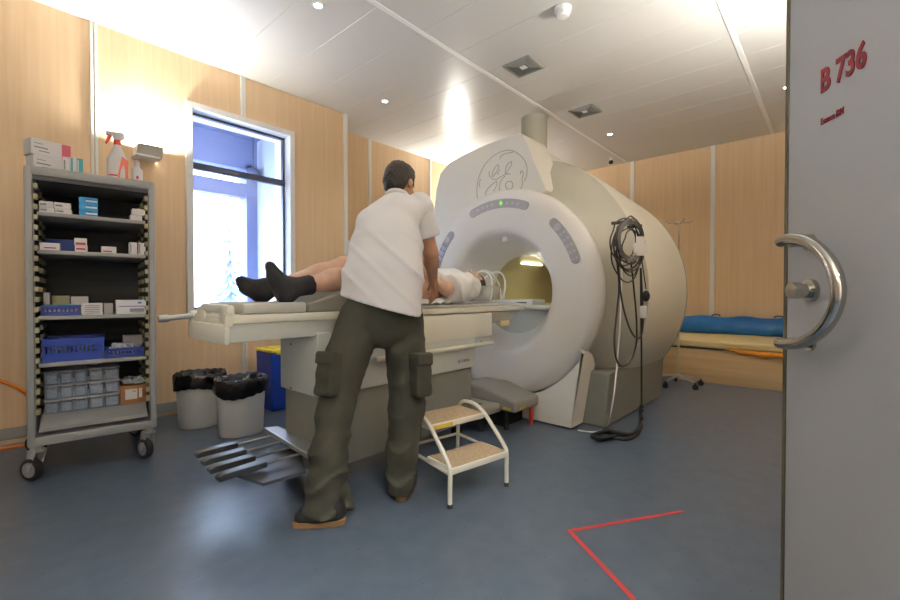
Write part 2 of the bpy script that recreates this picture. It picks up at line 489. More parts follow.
bm = B(); box(bm, (-1.6, -2.2, 0), (-1.5, 4.62, H)); structure('wall_front', bm, 'hall')
bm = B(); box(bm, (-1.5, -2.2, 0), (7.3, -2.1, H)); structure('wall_hall', bm, 'hall')

ti = 3
for x in (-0.46, 0.672, 1.80):                     # joint strips between the wall boards, window wall
    z0 = WZ1 + 0.045 if 1.4 < x < 2.2 else 0.1
    bm = B(); box(bm, (x - 0.024, 4.285, z0), (x - 0.004, 4.302, H), 0.003); box(bm, (x + 0.002, 4.285, z0), (x + 0.022, 4.302, H), 0.003)
    structure('trim_%d' % ti, bm, 'white_trim'); ti += 1
    if z0 > 1:
        bm = B(); box(bm, (x - 0.024, 4.285, 0.1), (x - 0.004, 4.302, WZ0 - 0.045), 0.003); box(bm, (x + 0.002, 4.285, 0.1), (x + 0.022, 4.302, WZ0 - 0.045), 0.003)
        structure('trim_%d' % ti, bm, 'white_trim'); ti += 1
bm = B(); box(bm, (2.945, 4.282, 0.1), (2.992, 4.33, H), 0.004); structure('trim_%d' % ti, bm, 'white_trim'); ti += 1
for x in (3.667, 4.84, 6.0):
    bm = B(); box(bm, (x - 0.022, 4.728, 0.1), (x + 0.022, 4.747, H), 0.003); structure('trim_%d' % ti, bm, 'white_trim'); ti += 1
for y in (3.55, 2.43, 1.318, 0.2):
    bm = B(); box(bm, (7.053, y - 0.028, 0.1), (7.072, y + 0.028, H), 0.003); structure('trim_%d' % ti, bm, 'white_trim'); ti += 1
bm = B(); box(bm, (-1.5, 4.282, 0.035), (2.975, 4.302, 0.115), 0.004); box(bm, (2.975, 4.728, 0.035), (7.07, 4.747, 0.115), 0.004); structure('baseboard_left', bm, 'grey_trim')
bm = B(); box(bm, (7.052, -0.62, 0.0), (7.072, 4.74, 0.1), 0.004); structure('baseboard_back', bm, 'grey_trim')

# window
bm = B(); c = 0.047
box(bm, (WX0 - c, 4.265, WZ0 - c), (WX0 + 0.008, 4.44, WZ1 + c), 0.004); box(bm, (WX1 - 0.008, 4.265, WZ0 - c), (WX1 + c, 4.44, WZ1 + c), 0.004)
box(bm, (WX0, 4.266, WZ1 - 0.008), (WX1, 4.44, WZ1 + c), 0.004); box(bm, (WX0, 4.25, WZ0 - c), (WX1, 4.44, WZ0 + 0.008), 0.004)
win = structure('window_1', bm, 'frame_white')
bm = B()
x0, x1, z0, z1 = WX0 + 0.008, WX1 - 0.008, WZ0 + 0.008, WZ1 - 0.008
box(bm, (x0, 4.385, z0), (x0 + 0.012, 4.43, z1)); box(bm, (x1 - 0.022, 4.385, z0), (x1, 4.43, z1))
box(bm, (x0, 4.385, z1 - 0.02), (x1, 4.43, z1)); box(bm, (x0, 4.385, z0), (x1, 4.43, z0 + 0.02))
box(bm, (x0, 4.375, 2.195), (x1, 4.435, 2.255), 0.004)
obj('window_sash', bm, 'frame_dark', win)
bm = B(); box(bm, (x0 + 0.01, 4.40, 2.25), (x1 - 0.01, 4.406, z1 - 0.01)); obj('upper_pane', bm, 'glass', win, smooth=False)
bm = B(); box(bm, (x0 + 0.01, 4.40, z0 + 0.01), (x1 - 0.01, 4.406, 2.2)); obj('lower_pane', bm, 'glass', win, smooth=False)

# outside the window
bm = B(); box(bm, (-30, 4.7, -0.6), (40, 60, -0.5)); structure('ground', bm, 'snow')
bm = B(); box(bm, (-4, 4.7, 3.5), (3.35, 7.3, 3.62)); box(bm, (-4, 7.0, 3.02), (3.15, 7.3, 3.5)); box(bm, (-4, 7.02, 2.58), (3.0, 7.2, 2.80)); structure('roof_overhang', bm, 'blueshade')
bm = B(); box(bm, (3.15, 4.98, -0.5), (3.35, 7.0, 3.5)); structure('wall_outside', bm, 'palewall')
bm = B(); box(bm, (2.98, 7.0, -0.5), (3.15, 7.25, 3.1)); structure('trim_%d' % ti, bm, 'blueshade'); ti += 1
def conifer(x, y, h, label):
    t = thing('conifer', (x, y, -0.5), label, 'tree', 'snowy trees outside the window')
    bm = B(); cyl(bm, (x, y, -0.5), (x, y, -0.5 + h * 0.95), 0.12, 0.02, 8); obj('trunk', bm, 'bark', t)
    bm = B(); rnd = random.Random(int(x * 10))
    for k in range(11):
        z = -0.5 + h * (0.12 + 0.08 * k); r = h * 0.2 * (1 - k / 11.5)
        for a in range(11):
            an = a * 2 * PI / 11 + rnd.random() * 0.5; rr = r * (0.7 + 0.5 * rnd.random())
            e = Vector((x + rr * math.cos(an), y + rr * math.sin(an), z - rr * 0.28))
            cyl(bm, (x, y, z + 0.12), e, 0.13 * h / 5, 0.02, 5)
    obj('branches', bm, 'conifer', t, smooth=False)
conifer(4.85, 12.5, 3.6, 'snow-dusted conifer outside the window, left of the blue post')
conifer(2.6, 26.0, 4.2, 'small pale conifer far out behind the window, left of the nearer conifer')
bm = B(); ball(bm, (3.02, 6.85, 2.93), 0.11); t = obj('outdoor_lamp', bm, 'frame_dark', smooth=True); tag(t, 'dark round outdoor lamp hanging under the overhang outside the window', 'lamp')
bm = B(); cyl(bm, (3.02, 6.85, 3.0), (3.02, 6.85, 3.5), 0.015); obj('lamp_rod', bm, 'frame_dark', t)

# ------------------------------------------------------------------ wall uplighters
def uplighter(x, y, s, label, watts):
    """s = -1 on the window wall (opens towards -y), +1 on the opposite wall"""
    t = thing('wall_uplighter', (x, y, 2.16), label, 'lamp', 'wall uplighters')
    w2 = 0.088
    bm = B()
    p = [(x - w2, y + s * 0.16, 2.255), (x + w2, y + s * 0.16, 2.255), (x + w2, y + s * 0.12, 2.17), (x - w2, y + s * 0.12, 2.17)]
    prism(bm, p, (0, -s * 0.008, 0)); obj('front_plate', bm, 'lampbody', t, bev=0.002)
    bm = B()
    box(bm, (x - w2 - 0.012, min(y, y + s * 0.15), 2.155), (x + w2 - 0.02, max(y, y + s * 0.15), 2.172), 0.003)
    for sx in (-1, 1):
        box(bm, (x + sx * (w2 - 0.006) - 0.004, min(y, y + s * 0.12), 2.17), (x + sx * (w2 - 0.006) + 0.004, max(y, y + s * 0.12), 2.25))
    obj('housing', bm, 'frame_white', t)
    bm = B(); box(bm, (x - w2 + 0.014, min(y + s * 0.01, y + s * 0.11), 2.21), (x + w2 - 0.014, max(y + s * 0.01, y + s * 0.11), 2.225)); obj('lamp_glass', bm, 'lampglow', t)
    l = area_light('uplight_bulb', (x, y + s * 0.07, 2.245), (0, 0, 1), 0.15, 0.09, watts, LAMP_COL)
    return t
uplighter(1.005, 4.298, -1, 'grey wall uplighter lighting the boards beside the window, above the shelf trolley', LAMP_W * 0.40)
uplighter(5.40, 4.743, -1, 'wall uplighter hidden behind the scanner, on the recessed wall', LAMP_W * 0.68)
uplighter(3.20, -0.618, 1, 'wall uplighter behind the open door, far along the right wall', LAMP_W * 1.6)
uplighter(-1.02, -0.618, 1, 'added fill uplighter on the right wall left of the doorway, out of view', LAMP_W * 2.3)  # unseen uplighter, added as fill for the scanner front and the near side

# ------------------------------------------------------------------ recessed ceiling spots, vents, smoke detector, camera
def spot(px, py, label):
    p = onZ(px, py, H); t = thing('ceiling_spotlight', (p.x, p.y, H), label, 'ceiling light', 'recessed ceiling spots')
    bm = B(); lathe(bm, [(-0.001, 0.028), (-0.007, 0.03), (-0.007, 0.042), (0.0, 0.046)], (p.x, p.y, H), 'Z', 24); obj('trim_ring', bm, 'frame_white', t, smooth=True)
    bm = B(); cyl(bm, (p.x, p.y, H - 0.0015), (p.x, p.y, H - 0.005), 0.027, None, 20); obj('lamp_glass', bm, 'spotglow', t)
    l = bpy.data.lights.new('spot_bulb', 'SPOT'); l.energy = SPOT_W; l.spot_size = 1.5; l.spot_blend = 0.6; l.shadow_soft_size = 0.03; l.color = LAMP_COL
    o = bpy.data.objects.new('spot_bulb', l); COL.objects.link(o); o.location = (p.x, p.y, H - 0.02)
spot(318, 5, 'lit recessed ceiling spot at the top, leftmost of the ceiling spots')
spot(385, 101, 'lit recessed ceiling spot above the standing person')
spot(610, 134, 'lit recessed ceiling spot right of the grey duct, before the back wall')
spot(787, 87, 'lit recessed ceiling spot right beside the edge of the open door')

def vent(px, py, label):
    p = onZ(px, py, H); x, y = p.x, p.y; s = 0.14
    t = thing('ceiling_vent', (x, y, H), label, 'air vent', 'square ceiling vents')
    bm = B()
    for a, b in (((-s, -s), (s, -s + 0.018)), ((-s, s - 0.018), (s, s)), ((-s, -s), (-s + 0.018, s)), ((s - 0.018, -s), (s, s))):
        box(bm, (x + a[0], y + a[1], H - 0.012), (x + b[0], y + b[1], H + 0.001), 0.002)
    obj('frame', bm, 'ventgrey', t)
    bm = B(); box(bm, (x - s + 0.01, y - s + 0.01, H - 0.002), (x + s - 0.01, y + s - 0.01, H + 0.0005)); obj('backing', bm, 'seam', t)
    bm = B()
    for k in range(6):                                # concentric square louvres around a flat centre
        a = s - 0.026 - k * 0.016
        if a < 0.035: break
        for q in range(4):
            m = Matrix.Translation((x, y, H - 0.006)) @ Matrix.Rotation(q * PI / 2, 4, 'Z') @ Matrix.Translation((0, a, 0)) @ Matrix.Rotation(0.7, 4, 'X')
            box(bm, (-a, -0.0085, -0.0012), (a, 0.0085, 0.0012), 0, 1, m)
    obj('louvres', bm, 'ventgrey', t, smooth=False)
    bm = B(); box(bm, (x - 0.03, y - 0.03, H - 0.012), (x + 0.03, y + 0.03, H - 0.006), 0.003); obj('centre_plate', bm, 'frame_white', t)
vent(523.5, 66.5, 'square louvred ceiling vent nearer the smoke detector')
vent(585, 111, 'square louvred ceiling vent right beside the grey duct')

p = onZ(563, 14, H - 0.04)
t = thing('smoke_detector', (p.x, p.y, H), 'white round smoke detector on the ceiling, top centre', 'smoke detector')
bm = B(); lathe(bm, [(0, 0.0), (0, 0.062), (-0.022, 0.062), (-0.026, 0.056), (-0.026, 0.0)], (p.x, p.y, H), 'Z', 28); obj('base', bm, 'white_trim', t)
bm = B(); lathe(bm, [(-0.024, 0.046), (-0.05, 0.044), (-0.062, 0.034), (-0.066, 0.0)], (p.x, p.y, H), 'Z', 28)
for k in range(12):
    a = k * PI / 6; box(bm, (-0.004, 0.042, -0.05), (0.004, 0.05, -0.03), 0, 1, Matrix.Translation((p.x, p.y, H)) @ Matrix.Rotation(a, 4, 'Z'))
obj('sensor_dome', bm, 'white_trim', t)

p = onZ(611, 162, H - 0.06)
t = thing('security_camera', (p.x, p.y, H), 'small security camera under the ceiling at the back wall', 'camera')
bm = B(); cyl(bm, (p.x, p.y, H), (p.x, p.y, H - 0.05), 0.02); obj('mount', bm, 'white_trim', t)
d = (Vector((0.5, 0.2, 1.2)) - p); d.z = -0.15 * abs(d.x); d.normalize()
bm = B(); cyl(bm, p - d * 0.09 + Vector((0, 0, -0.01)), p + d * 0.05 + Vector((0, 0, -0.01)), 0.03, None, 16); obj('camera_body', bm, 'white_trim', t)
bm = B(); cyl(bm, p + d * 0.05 + Vector((0, 0, -0.01)), p + d * 0.065 + Vector((0, 0, -0.01)), 0.034, 0.028, 16); obj('lens', bm, 'black', t)

bm = B(); lathe(bm, [(2.20, 0.155), (H, 0.155)], (4.55, 2.72, 0), 'Z', 40)
t = obj('quench_duct', bm, 'plastic3', smooth=True); rebase(t, (4.55, 2.72, 2.20)); tag(t, 'round grey duct rising from the scanner into the ceiling', 'duct')

p = onY(348.5, 246.5, 4.73); q0 = onY(343.5, 240, 4.73); q1 = onY(353, 253, 4.73)
t = thing('wall_socket', (p.x, 4.745, p.z), 'small white wall socket behind the knees of the lying person', 'socket')
bm = B(); box(bm, (q0.x, 4.722, q1.z), (q1.x, 4.746, q0.z), 0.005); obj('cover_plate', bm, 'white_trim', t)
bm = B(); cyl(bm, (p.x + 0.01, 4.723, p.z), (p.x + 0.01, 4.718, p.z), 0.018, None, 16); obj('socket_hole', bm, 'darkgrey', t)

# ------------------------------------------------------------------ the open door at the right
E = Vector((1.578, 0.112, 0)); DD = Vector((-0.827, -0.575, 0)).normalized(); DN = Vector((DD.y, -DD.x, 0))
if DN.dot(-E) < 0: DN = -DN
DM = Matrix(((DD.x, DN.x, 0, E.x), (DD.y, DN.y, 0, E.y), (0, 0, 1, 0), (0, 0, 0, 1)))   # door frame: x towards the hinge, y out of the face
def dhit(px, py, off=0.0):
    return hit(px, py, E + DN * off, DN)
bm = B(); box(bm, (0.012, -0.045, 0.008), (1.22, 0.0, 2.46), 0.002, 1, DM)
door = structure('door_1', bm, 'door')
bm = B(); box(bm, (0.0, -0.048, 0.008), (0.013, 0.003, 2.46), 0.001, 1, DM); obj('edge_strip', bm, 'door_edge', door)
O = 0.05
hp = [dhit(781, 241.5, O), dhit(789, 239, O), dhit(805, 240.5, O), dhit(820, 250, O), dhit(833, 268, O), dhit(838.5, 290, O), dhit(834, 312, O), dhit(821, 331, O), dhit(803, 342, O), dhit(788, 344, O), dhit(780, 343, O)]
bm = B(); tube(bm, hp, 0.0148, 16, 6)
for e in (hp[0], hp[-1]): ball(bm, e, 0.0149, 16)
for px, py in ((790, 242.5), (790, 342.5)):
    a = dhit(px, py, O); b = a - DN * O; cyl(bm, a, b, 0.013, None, 16); cyl(bm, b, b + DN * 0.008, 0.022, None, 20)
obj('pull_handle', bm, 'steel', door)
a = dhit(812, 290.5, 0.0)
bm = B(); cyl(bm, a, a + DN * 0.012, 0.030, None, 28); cyl(bm, a, a + DN * 0.035, 0.019, None, 28); cyl(bm, a + DN * 0.032, a + DN * 0.052, 0.0225, 0.0215, 28); obj('lock_cylinder', bm, 'steel', door)
bl = dhit(821, 94.5, 0.001); tl = dhit(820.6, 69.5, 0.001); br = dhit(866.5, 70, 0.001)
wd = (br - bl).dot(DD); text_mesh('room_number', 'B 736', 'redtext', bl, DD, (0, 0, 1), wd, (tl - bl).length * 0.98, door, weight=0.03)
bl = dhit(821, 125.5, 0.001); br = dhit(843.5, 116, 0.001)
text_mesh('room_name', 'Examen IRM', 'redtext', bl, DD, (0, 0, 1), (br - bl).dot(DD), 0.017, door, weight=0.004)
bm = B()
for z in (0.25, 1.25, 2.2): cyl(bm, DM @ Vector((1.225, -0.02, z)), DM @ Vector((1.225, -0.02, z + 0.1)), 0.011)
obj('hinges', bm, 'steel', door)

# unseen fill lamp added in the hall to brighten the room through the doorway
t = thing('hall_fill_lamp', (0.0, -1.35, H), 'added unseen fill lamp, flat and white, in the hall outside the doorway', 'ceiling light')
bm = B(); box(bm, (-.6, -1.5, H - .05), (.6, -1.2, H), .01); obj('fill_housing', bm, 'frame_white', t)
bm = B(); box(bm, (-.57, -1.47, H - .054), (.57, -1.23, H - .049)); obj('diffuser', bm, 'lampglow', t)
area_light('hall_fill_bulb', (0.0, -1.35, H - .06), (0, 0.25, -1), 1.1, .24, HALL_FILL_W, LAMP_COL)

# ================================================================== THE SCANNER
YC, ZC = 2.20, 1.07
scan = thing('mri_scanner', (3.9, YC, 0), 'large cream scanner with round bore in the middle of the room', 'scanner')
ORG = (0, YC, ZC)
def clampz(bm, z):
    for v in bm.verts: v.co.z = max(v.co.z, z)
def top_bump(a, h):
    d = (math.degrees(a) - 97 + 180) % 360 - 180
    k = min(max((h - 3.22) / 0.2, 0), 1); k = k * k * (3 - 2 * k)
    return 1 + k * (0.128 * math.exp(-(d / 19.0) ** 2) + 0.05 * math.exp(-((d - 26) / 17.0) ** 2) + 0.05 * math.exp(-((d + 40) / 17.0) ** 2))
bm = B(); lathe(bm, [(3.52, .344), (3.44, .358), (3.35, .39), (3.26, .435), (3.18, .475), (3.125, .505), (3.097, .53), (3.086, .57), (3.082, .65), (3.082, .72), (3.085, .77), (3.098, .83), (3.125, .872), (3.165, .895), (3.22, .90), (3.235, .87)], ORG, 'X', 128)
obj('front_bezel', bm, 'ring', scan, smooth=True)
bm = B(); lathe(bm, [(3.515, .344), (3.9, .344), (4.3, .344), (4.76, .344)], ORG, 'X', 72); obj('bore_tunnel', bm, 'tunnel', scan, smooth=True)
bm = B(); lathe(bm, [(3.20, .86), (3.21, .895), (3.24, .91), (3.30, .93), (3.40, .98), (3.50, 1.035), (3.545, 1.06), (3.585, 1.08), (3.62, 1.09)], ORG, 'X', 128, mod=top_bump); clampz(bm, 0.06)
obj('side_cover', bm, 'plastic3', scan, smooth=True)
bm = B(); lathe(bm, [(3.612, 1.088), (3.66, 1.098), (3.80, 1.112), (4.0, 1.119), (4.3, 1.122), (4.64, 1.12)], ORG, 'X', 128, mod=lambda a, h: 1 + (top_bump(a, h) - 1) * max(0, 1 - (h - 3.62) / 0.9)); clampz(bm, 0.06)
obj('body_shell', bm, 'plastic2', scan, smooth=True)
bm = B(); lathe(bm, [(4.638, 1.10), (4.645, 1.124), (4.70, 1.118), (4.735, 1.10), (4.755, 1.05), (4.77, .92), (4.775, .6), (4.77, .38), (4.74, .347)], ORG, 'X', 128); clampz(bm, 0.06)
obj('rear_cover', bm, 'plastic3', scan, smooth=True)

# crown with the engraved emblem
cx = 3.165
out = [onX(px, py, cx) for px, py in ((433.5, 262), (433.2, 232), (434, 210), (436, 190), (440, 174), (448, 163.5), (460, 156.5), (480, 147), (500, 139), (512, 134.5), (519, 133), (523, 134.5), (527, 142), (534, 161), (540.5, 176), (545, 185.5), (545.8, 190), (543, 194), (538, 194.8))]
arc = [Vector((cx, YC + .875 * math.cos(math.radians(a)), ZC + .875 * math.sin(math.radians(a)))) for a in range(112, 11, -5)]
bm = B(); prism(bm, out + arc, (0.38, 0, 0)); obj('crown_cover', bm, 'plastic', scan, bev=0.018)
# hood running back over the barrel
bm = B(); rings = []
for X, ya, yb, zt, r in ((3.555, 2.015, 2.93, 2.405, .05), (3.8, 1.985, 2.9, 2.37, .05), (4.2, 1.93, 2.8, 2.285, .05), (4.6, 1.865, 2.65, 2.185, .05), (4.72, 1.85, 2.6, 2.13, .05)):
    pr = [(ya - .16, zt - .30), (ya - .035, zt - .10), (ya, zt - .03), (ya + .05, zt), (yb - .05, zt), (yb, zt - .04), (yb + .05, zt - .14), (yb + .1, zt - .30)]
    rings.append([bm.verts.new((X, y, z)) for y, z in pr])
for a, b in zip(rings, rings[1:]):
    for k in range(len(a)): bm.faces.new((a[k], a[(k + 1) % len(a)], b[(k + 1) % len(a)], b[k]))
bm.faces.new(rings[0]); bm.faces.new(rings[-1][::-1])
obj('top_hood', bm, 'plastic2', scan, bev=0.02)
# emblem: circle with script strokes, traced on the crown face
LG = [[(100, 470), (95, 400), (108, 310), (145, 220), (200, 150), (270, 102), (340, 82), (385, 88), (440, 122), (480, 170), (497, 230), (490, 290), (475, 330)],
      [(120, 378), (113, 345), (127, 315)], [(278, 152), (290, 125), (330, 107), (385, 98)],
      [(195, 250), (193, 278), (206, 302)], [(270, 195), (245, 215), (225, 250), (217, 290), (232, 285), (255, 250), (275, 205)], [(283, 232), (262, 268), (270, 275)],
      [(375, 172), (348, 186), (327, 225), (323, 275), (345, 240), (370, 200), (373, 172)], [(330, 262), (345, 275), (362, 268)],
      [(210, 308), (250, 316), (290, 292), (332, 272)],
      [(162, 444), (175, 402), (210, 362), (250, 332), (256, 348), (245, 380), (228, 412)], [(275, 404), (276, 360), (295, 315), (322, 288)],
      [(372, 332), (345, 332), (325, 352), (328, 382), (350, 395), (374, 388), (382, 352), (372, 332)], [(445, 272), (445, 250), (460, 250), (466, 280), (455, 320), (461, 350), (446, 392)]]
bm = B()
for pl in LG:
    pts = [onX(465 + x / 8.0, 140 + y / 8.0, cx - 0.0005) for x, y in pl]
    tube(bm, pts, 0.0036, 6, 4)
obj('emblem', bm, 'emblem_line', scan, smooth=True)
# seam on the crown top
bm = B(); tube(bm, [(3.55, 2.0, 2.30), (3.55, 2.01, 2.37), (3.55, 2.06, 2.412), (3.55, 2.3, 2.415)], 0.006, 6, 3); obj('top_seam', bm, 'seam', scan)

def sector(bm, r0, r1, a0, a1, x, th, n=14):
    """rounded arc plate on the bezel; degrees from +y"""
    rm, hw = (r0 + r1) / 2, (r1 - r0) / 2; pts = []
    for i in range(n + 1): a = math.radians(a0 + (a1 - a0) * i / n); pts.append((r1 * math.cos(a), r1 * math.sin(a)))
    ae = math.radians(a1); c = (rm * math.cos(ae), rm * math.sin(ae))
    for i in range(1, 8): f = ae + PI * i / 8; pts.append((c[0] + hw * math.cos(f), c[1] + hw * math.sin(f)))
    for i in range(n + 1): a = math.radians(a1 + (a0 - a1) * i / n); pts.append((r0 * math.cos(a), r0 * math.sin(a)))
    ae = math.radians(a0); c = (rm * math.cos(ae), rm * math.sin(ae))
    for i in range(1, 8): f = ae + PI + PI * i / 8; pts.append((c[0] + hw * math.cos(f), c[1] + hw * math.sin(f)))
    prism(bm, [(x, YC + y, ZC + z) for y, z in pts], (th, 0, 0))
def polar(r, a, x): return Vector((x, YC + r * math.cos(math.radians(a)), ZC + r * math.sin(math.radians(a))))
for a0, a1, kind in ((69, 111, 'top'), (135, 161, 'side'), (19, 45, 'side')):
    bm = B(); sector(bm, .725, .800, a0, a1, 3.074, 0.03); pn = obj('control_panel', bm, 'panelgrey', scan, bev=0.003)
    if kind == 'top':
        for a in (74, 78, 82, 86, 98, 102, 106):
            bm = B(); cyl(bm, polar(.762, a, 3.0735), polar(.762, a, 3.071), 0.014, None, 14); obj('button', bm, 'button', pn)
        bm = B(); c = polar(.762, 93, 3.070); box(bm, (3.0695, c.y - .018, c.z - .006), (3.0735, c.y + .018, c.z + .006)); box(bm, (3.0695, c.y - .006, c.z - .02), (3.0735, c.y + .004, c.z + .02)); obj('display_light', bm, 'green_led', pn)
    else:
        hi = a1 if a0 < 90 else a0
        for k in range(5):
            for rr in (.745, .779):
                a = a0 + (a1 - a0) * (0.34 + 0.165 * k if a0 > 90 else 0.66 - 0.165 * k); bm = B(); cyl(bm, polar(rr, a, 3.0735), polar(rr, a, 3.070), 0.0115, None, 14); obj('button', bm, 'button_blue' if a0 < 90 else 'button', pn)
        a = a0 + 4 if a0 > 90 else a1 - 4
        bm = B(); cyl(bm, polar(.762, a, 3.0735), polar(.762, a, 3.066), 0.03, 0.027, 22); obj('knob', bm, 'button', pn)
# small sensor under the top of the bore mouth
c = polar(.47, 92, 3.19); bm = B(); box(bm, (c.x - .03, c.y - .025, c.z - .03), (c.x + .03, c.y + .025, c.z + .02), 0.006); obj('bore_sensor', bm, 'frame_white', scan)
# light strip in the bore, patient bridge and end box
bm = B(); box(bm, (3.74, 2.35, 1.352), (4.12, 2.385, 1.364), 0.003); obj('bore_light', bm, 'strip', scan)
bm = B(); prism(bm, [(3.30, 1.80, .945), (3.45, 1.86, .945), (3.6, 1.915, .945), (4.74, 1.915, .945), (4.74, 2.485, .945), (3.6, 2.485, .945), (3.45, 2.54, .945), (3.30, 2.60, .945)], (0, 0, -0.03)); obj('patient_bridge', bm, 'plastic2', scan, bev=0.004)
bm = B(); box(bm, (3.33, 2.0, .946), (3.56, 2.4, .998), 0.012); eb = obj('bridge_box', bm, 'frame_white', scan)
bm = B(); box(bm, (3.327, 2.06, .968), (3.333, 2.17, .978)); obj('slot', bm, 'darkgrey', eb)
area = bpy.data.lights.new('bore_bulb', 'AREA'); area.shape = 'RECTANGLE'; area.size = 0.36; area.size_y = 0.03; area.energy = 0.4; area.color = (1.0, 0.93, 0.72)
ao = bpy.data.objects.new('bore_bulb', area); COL.objects.link(ao); ao.location = (3.93, 2.365, 1.346); ao.rotation_euler = Vector((0, -0.5, -1)).to_track_quat('-Z', 'Y').to_euler()

bm = B(); prism(bm, [(3.37, YC + .386 * math.cos(math.radians(a)), ZC + .386 * math.sin(math.radians(a))) for a in range(198, 343, 6)], (.03, 0, 0)); obj('bore_lower_panel', bm, 'tablelight', scan)
# base and front skirt
bm = B(); prism(bm, [(3.30, 1.33, 0.0), (4.74, 1.33, 0.0), (4.74, 1.30, 0.47), (3.30, 1.30, 0.44)], (0, 1.76, 0)); obj('base', bm, 'basegrey', scan, bev=0.02)
sk = [(1.515, .012), (1.425, .575), (1.43, .61), (1.455, .628)]
pts = [(3.10, y, z) for y, z in sk] + [tuple(polar(.915, a, 3.10)) for a in range(212, 330, 4)] + [(3.10, 2 * YC - y, z) for y, z in sk[::-1]]
bm = B(); prism(bm, pts, (0.26, 0, 0)); obj('front_skirt', bm, 'plastic', scan, bev=0.014)

# docking unit on the floor before the skirt
dock = thing('docking_unit', (2.85, 2.2, 0), 'low grey docking unit on the floor at the foot of the scanner', 'docking unit')
bm = B(); prism(bm, [(2.74, 1.79, .15), (2.74, 1.79, .235), (2.74, 1.95, .272), (2.74, 2.1, .312), (2.74, 2.3, .312), (2.74, 2.45, .272), (2.74, 2.61, .235), (2.74, 2.61, .15)], (0.345, 0, 0)); obj('lid', bm, 'midgrey', dock, bev=0.018)
bm = B(); box(bm, (2.52, 1.93, .135), (2.77, 2.40, .205), 0.018); lt = obj('latch_block', bm, 'midgrey', dock)
bm = B(); cyl(bm, (2.62, 2.03, .204), (2.62, 2.03, .208), 0.016); obj('recess', bm, 'darkgrey', lt)
bm = B(); box(bm, (2.82, 1.95, 0.0), (3.09, 2.45, .15)); box(bm, (2.56, 2.0, .05), (2.80, 2.36, .136)); cyl(bm, (2.62, 2.02, 0), (2.62, 2.02, .14), .02); cyl(bm, (2.78, 1.9, 0), (2.78, 1.9, .16), .02); obj('linkage', bm, 'black', dock)
bm = B(); box(bm, (2.737, 1.83, .165), (2.7405, 1.90, .182)); box(bm, (2.80, 1.786, .165), (2.87, 1.7895, .182)); obj('warning_label', bm, 'yellow', dock)
bm = B(); cyl(bm, (3.03, 1.83, .0), (3.03, 1.83, .145), .018, None, 14); obj('stop_post', bm, 'red', dock)

# ------------------------------------------------------------------ patient table
TY0, TY1, TZ = 1.985, 2.455, 0.955
tab = thing('patient_table', (1.85, 2.22, 0), 'cream patient table on a grey pedestal, docked to the scanner', 'table')
bm = B(); box(bm, (.77, TY0, .915), (3.19, TY1, TZ), 0.008); obj('cradle', bm, 'tablewhite', tab)
bm = B(); box(bm, (.77, TY0 + .012, .832), (1.75, TY1 - .012, .916), 0.006); obj('under_cover', bm, 'tablelight', tab)
bm = B(); box(bm, (1.62, TY0 - .016, .73), (2.69, TY1 + .004, .906), 0.008); obj('side_panel', bm, 'tablewhite', tab)
bm = B(); prism(bm, [(2.68, TY0 + .012, .82), (2.98, TY0 + .012, .83), (3.15, TY0 + .012, .916), (2.68, TY0 + .012, .916)], (0, TY1 - TY0 - .024, 0)); nose = obj('cradle_nose', bm, 'midgrey', tab, bev=0.006)
bm = B(); box(bm, (2.83, TY0 - .002, .79), (2.95, TY0 + .02, .835), 0.004); lt = obj('latch', bm, 'mattress', nose)
bm = B()
tube(bm, [(1.55, TY0 - .03, .675), (2.665, TY0 - .03, .675)], 0.016, 12, 0); ball(bm, (2.665, TY0 - .03, .675), .016, 12)
for x in (1.7, 2.6): tube(bm, [(x, TY0 - .03, .675), (x, TY0 + .03, .70)], 0.011, 8, 0)
obj('side_rail', bm, 'tablewhite', tab)
bm = B(); box(bm, (1.19, 1.975, .515), (2.49, 2.37, .85), 0.012); up = obj('upper_pedestal', bm, 'tablelight', tab)
tx = onY(462, 357, 2.0); text_mesh('maker_mark', '3382', 'ink_grey', (2.33, 1.9735, .565), (1, 0, 0), (0, 0, 1), .09, .02, up, weight=0.02)
bm = B(); lathe(bm, [(0, .013), (-.002, .013), (-.002, .009), (0, .009)], (0, 0, 0), 'Z', 20)
for v in bm.verts: v.co = Vector((2.305 + v.co.x, 1.9745 + v.co.z * 1.0, .575 + v.co.y))
obj('maker_disc', bm, 'ink_grey', up)
bm = B(); box(bm, (1.205, 2.0, .11), (2.475, 2.34, .517), 0.008); lp = obj('lower_pedestal', bm, 'basegrey', tab)
bm = B()
for px, py in ((291, 388), (291, 434), (291, 344)):
    p = onX(px, py, 1.19 if py < 400 else 1.205); cyl(bm, p + Vector((-.003, 0, 0)), p + Vector((.003, 0, 0)), .006, None, 10)
obj('screws', bm, 'darkgrey', lp)
# foot-end bracket, handle plate and tow rod
bm = B(); box(bm, (0.745, TY0, .825), (0.775, TY1, .915), 0.012); box(bm, (0.750, TY0, .90), (0.785, TY0 + .035, .965), 0.008); box(bm, (0.750, TY1 - .035, .90), (0.785, TY1, .965), 0.008); eb = obj('end_bracket', bm, 'tablewhite', tab)
bm = B()
box(bm, (0.762, 1.995, .905), (0.798, 2.10, 1.0), 0.012); box(bm, (0.762, 2.27, .905), (0.798, 2.38, .99), 0.012); box(bm, (0.762, 2.05, .965), (0.798, 2.33, 1.004), 0.012); box(bm, (0.762, 2.05, .905), (0.798, 2.33, .935), 0.01)
obj('handle_plate', bm, 'tablewhite', tab)
bm = B(); box(bm, (0.748, 2.03, .893), (0.755, 2.30, .900)); obj('gap_line', bm, 'seam', eb)
bm = B(); cyl(bm, (.76, 2.42, .94), (.645, 2.42, .932), .013, None, 16); cyl(bm, (.65, 2.42, .932), (.61, 2.42, .93), .019, .017, 16); obj('tow_rod', bm, 'alu', tab)
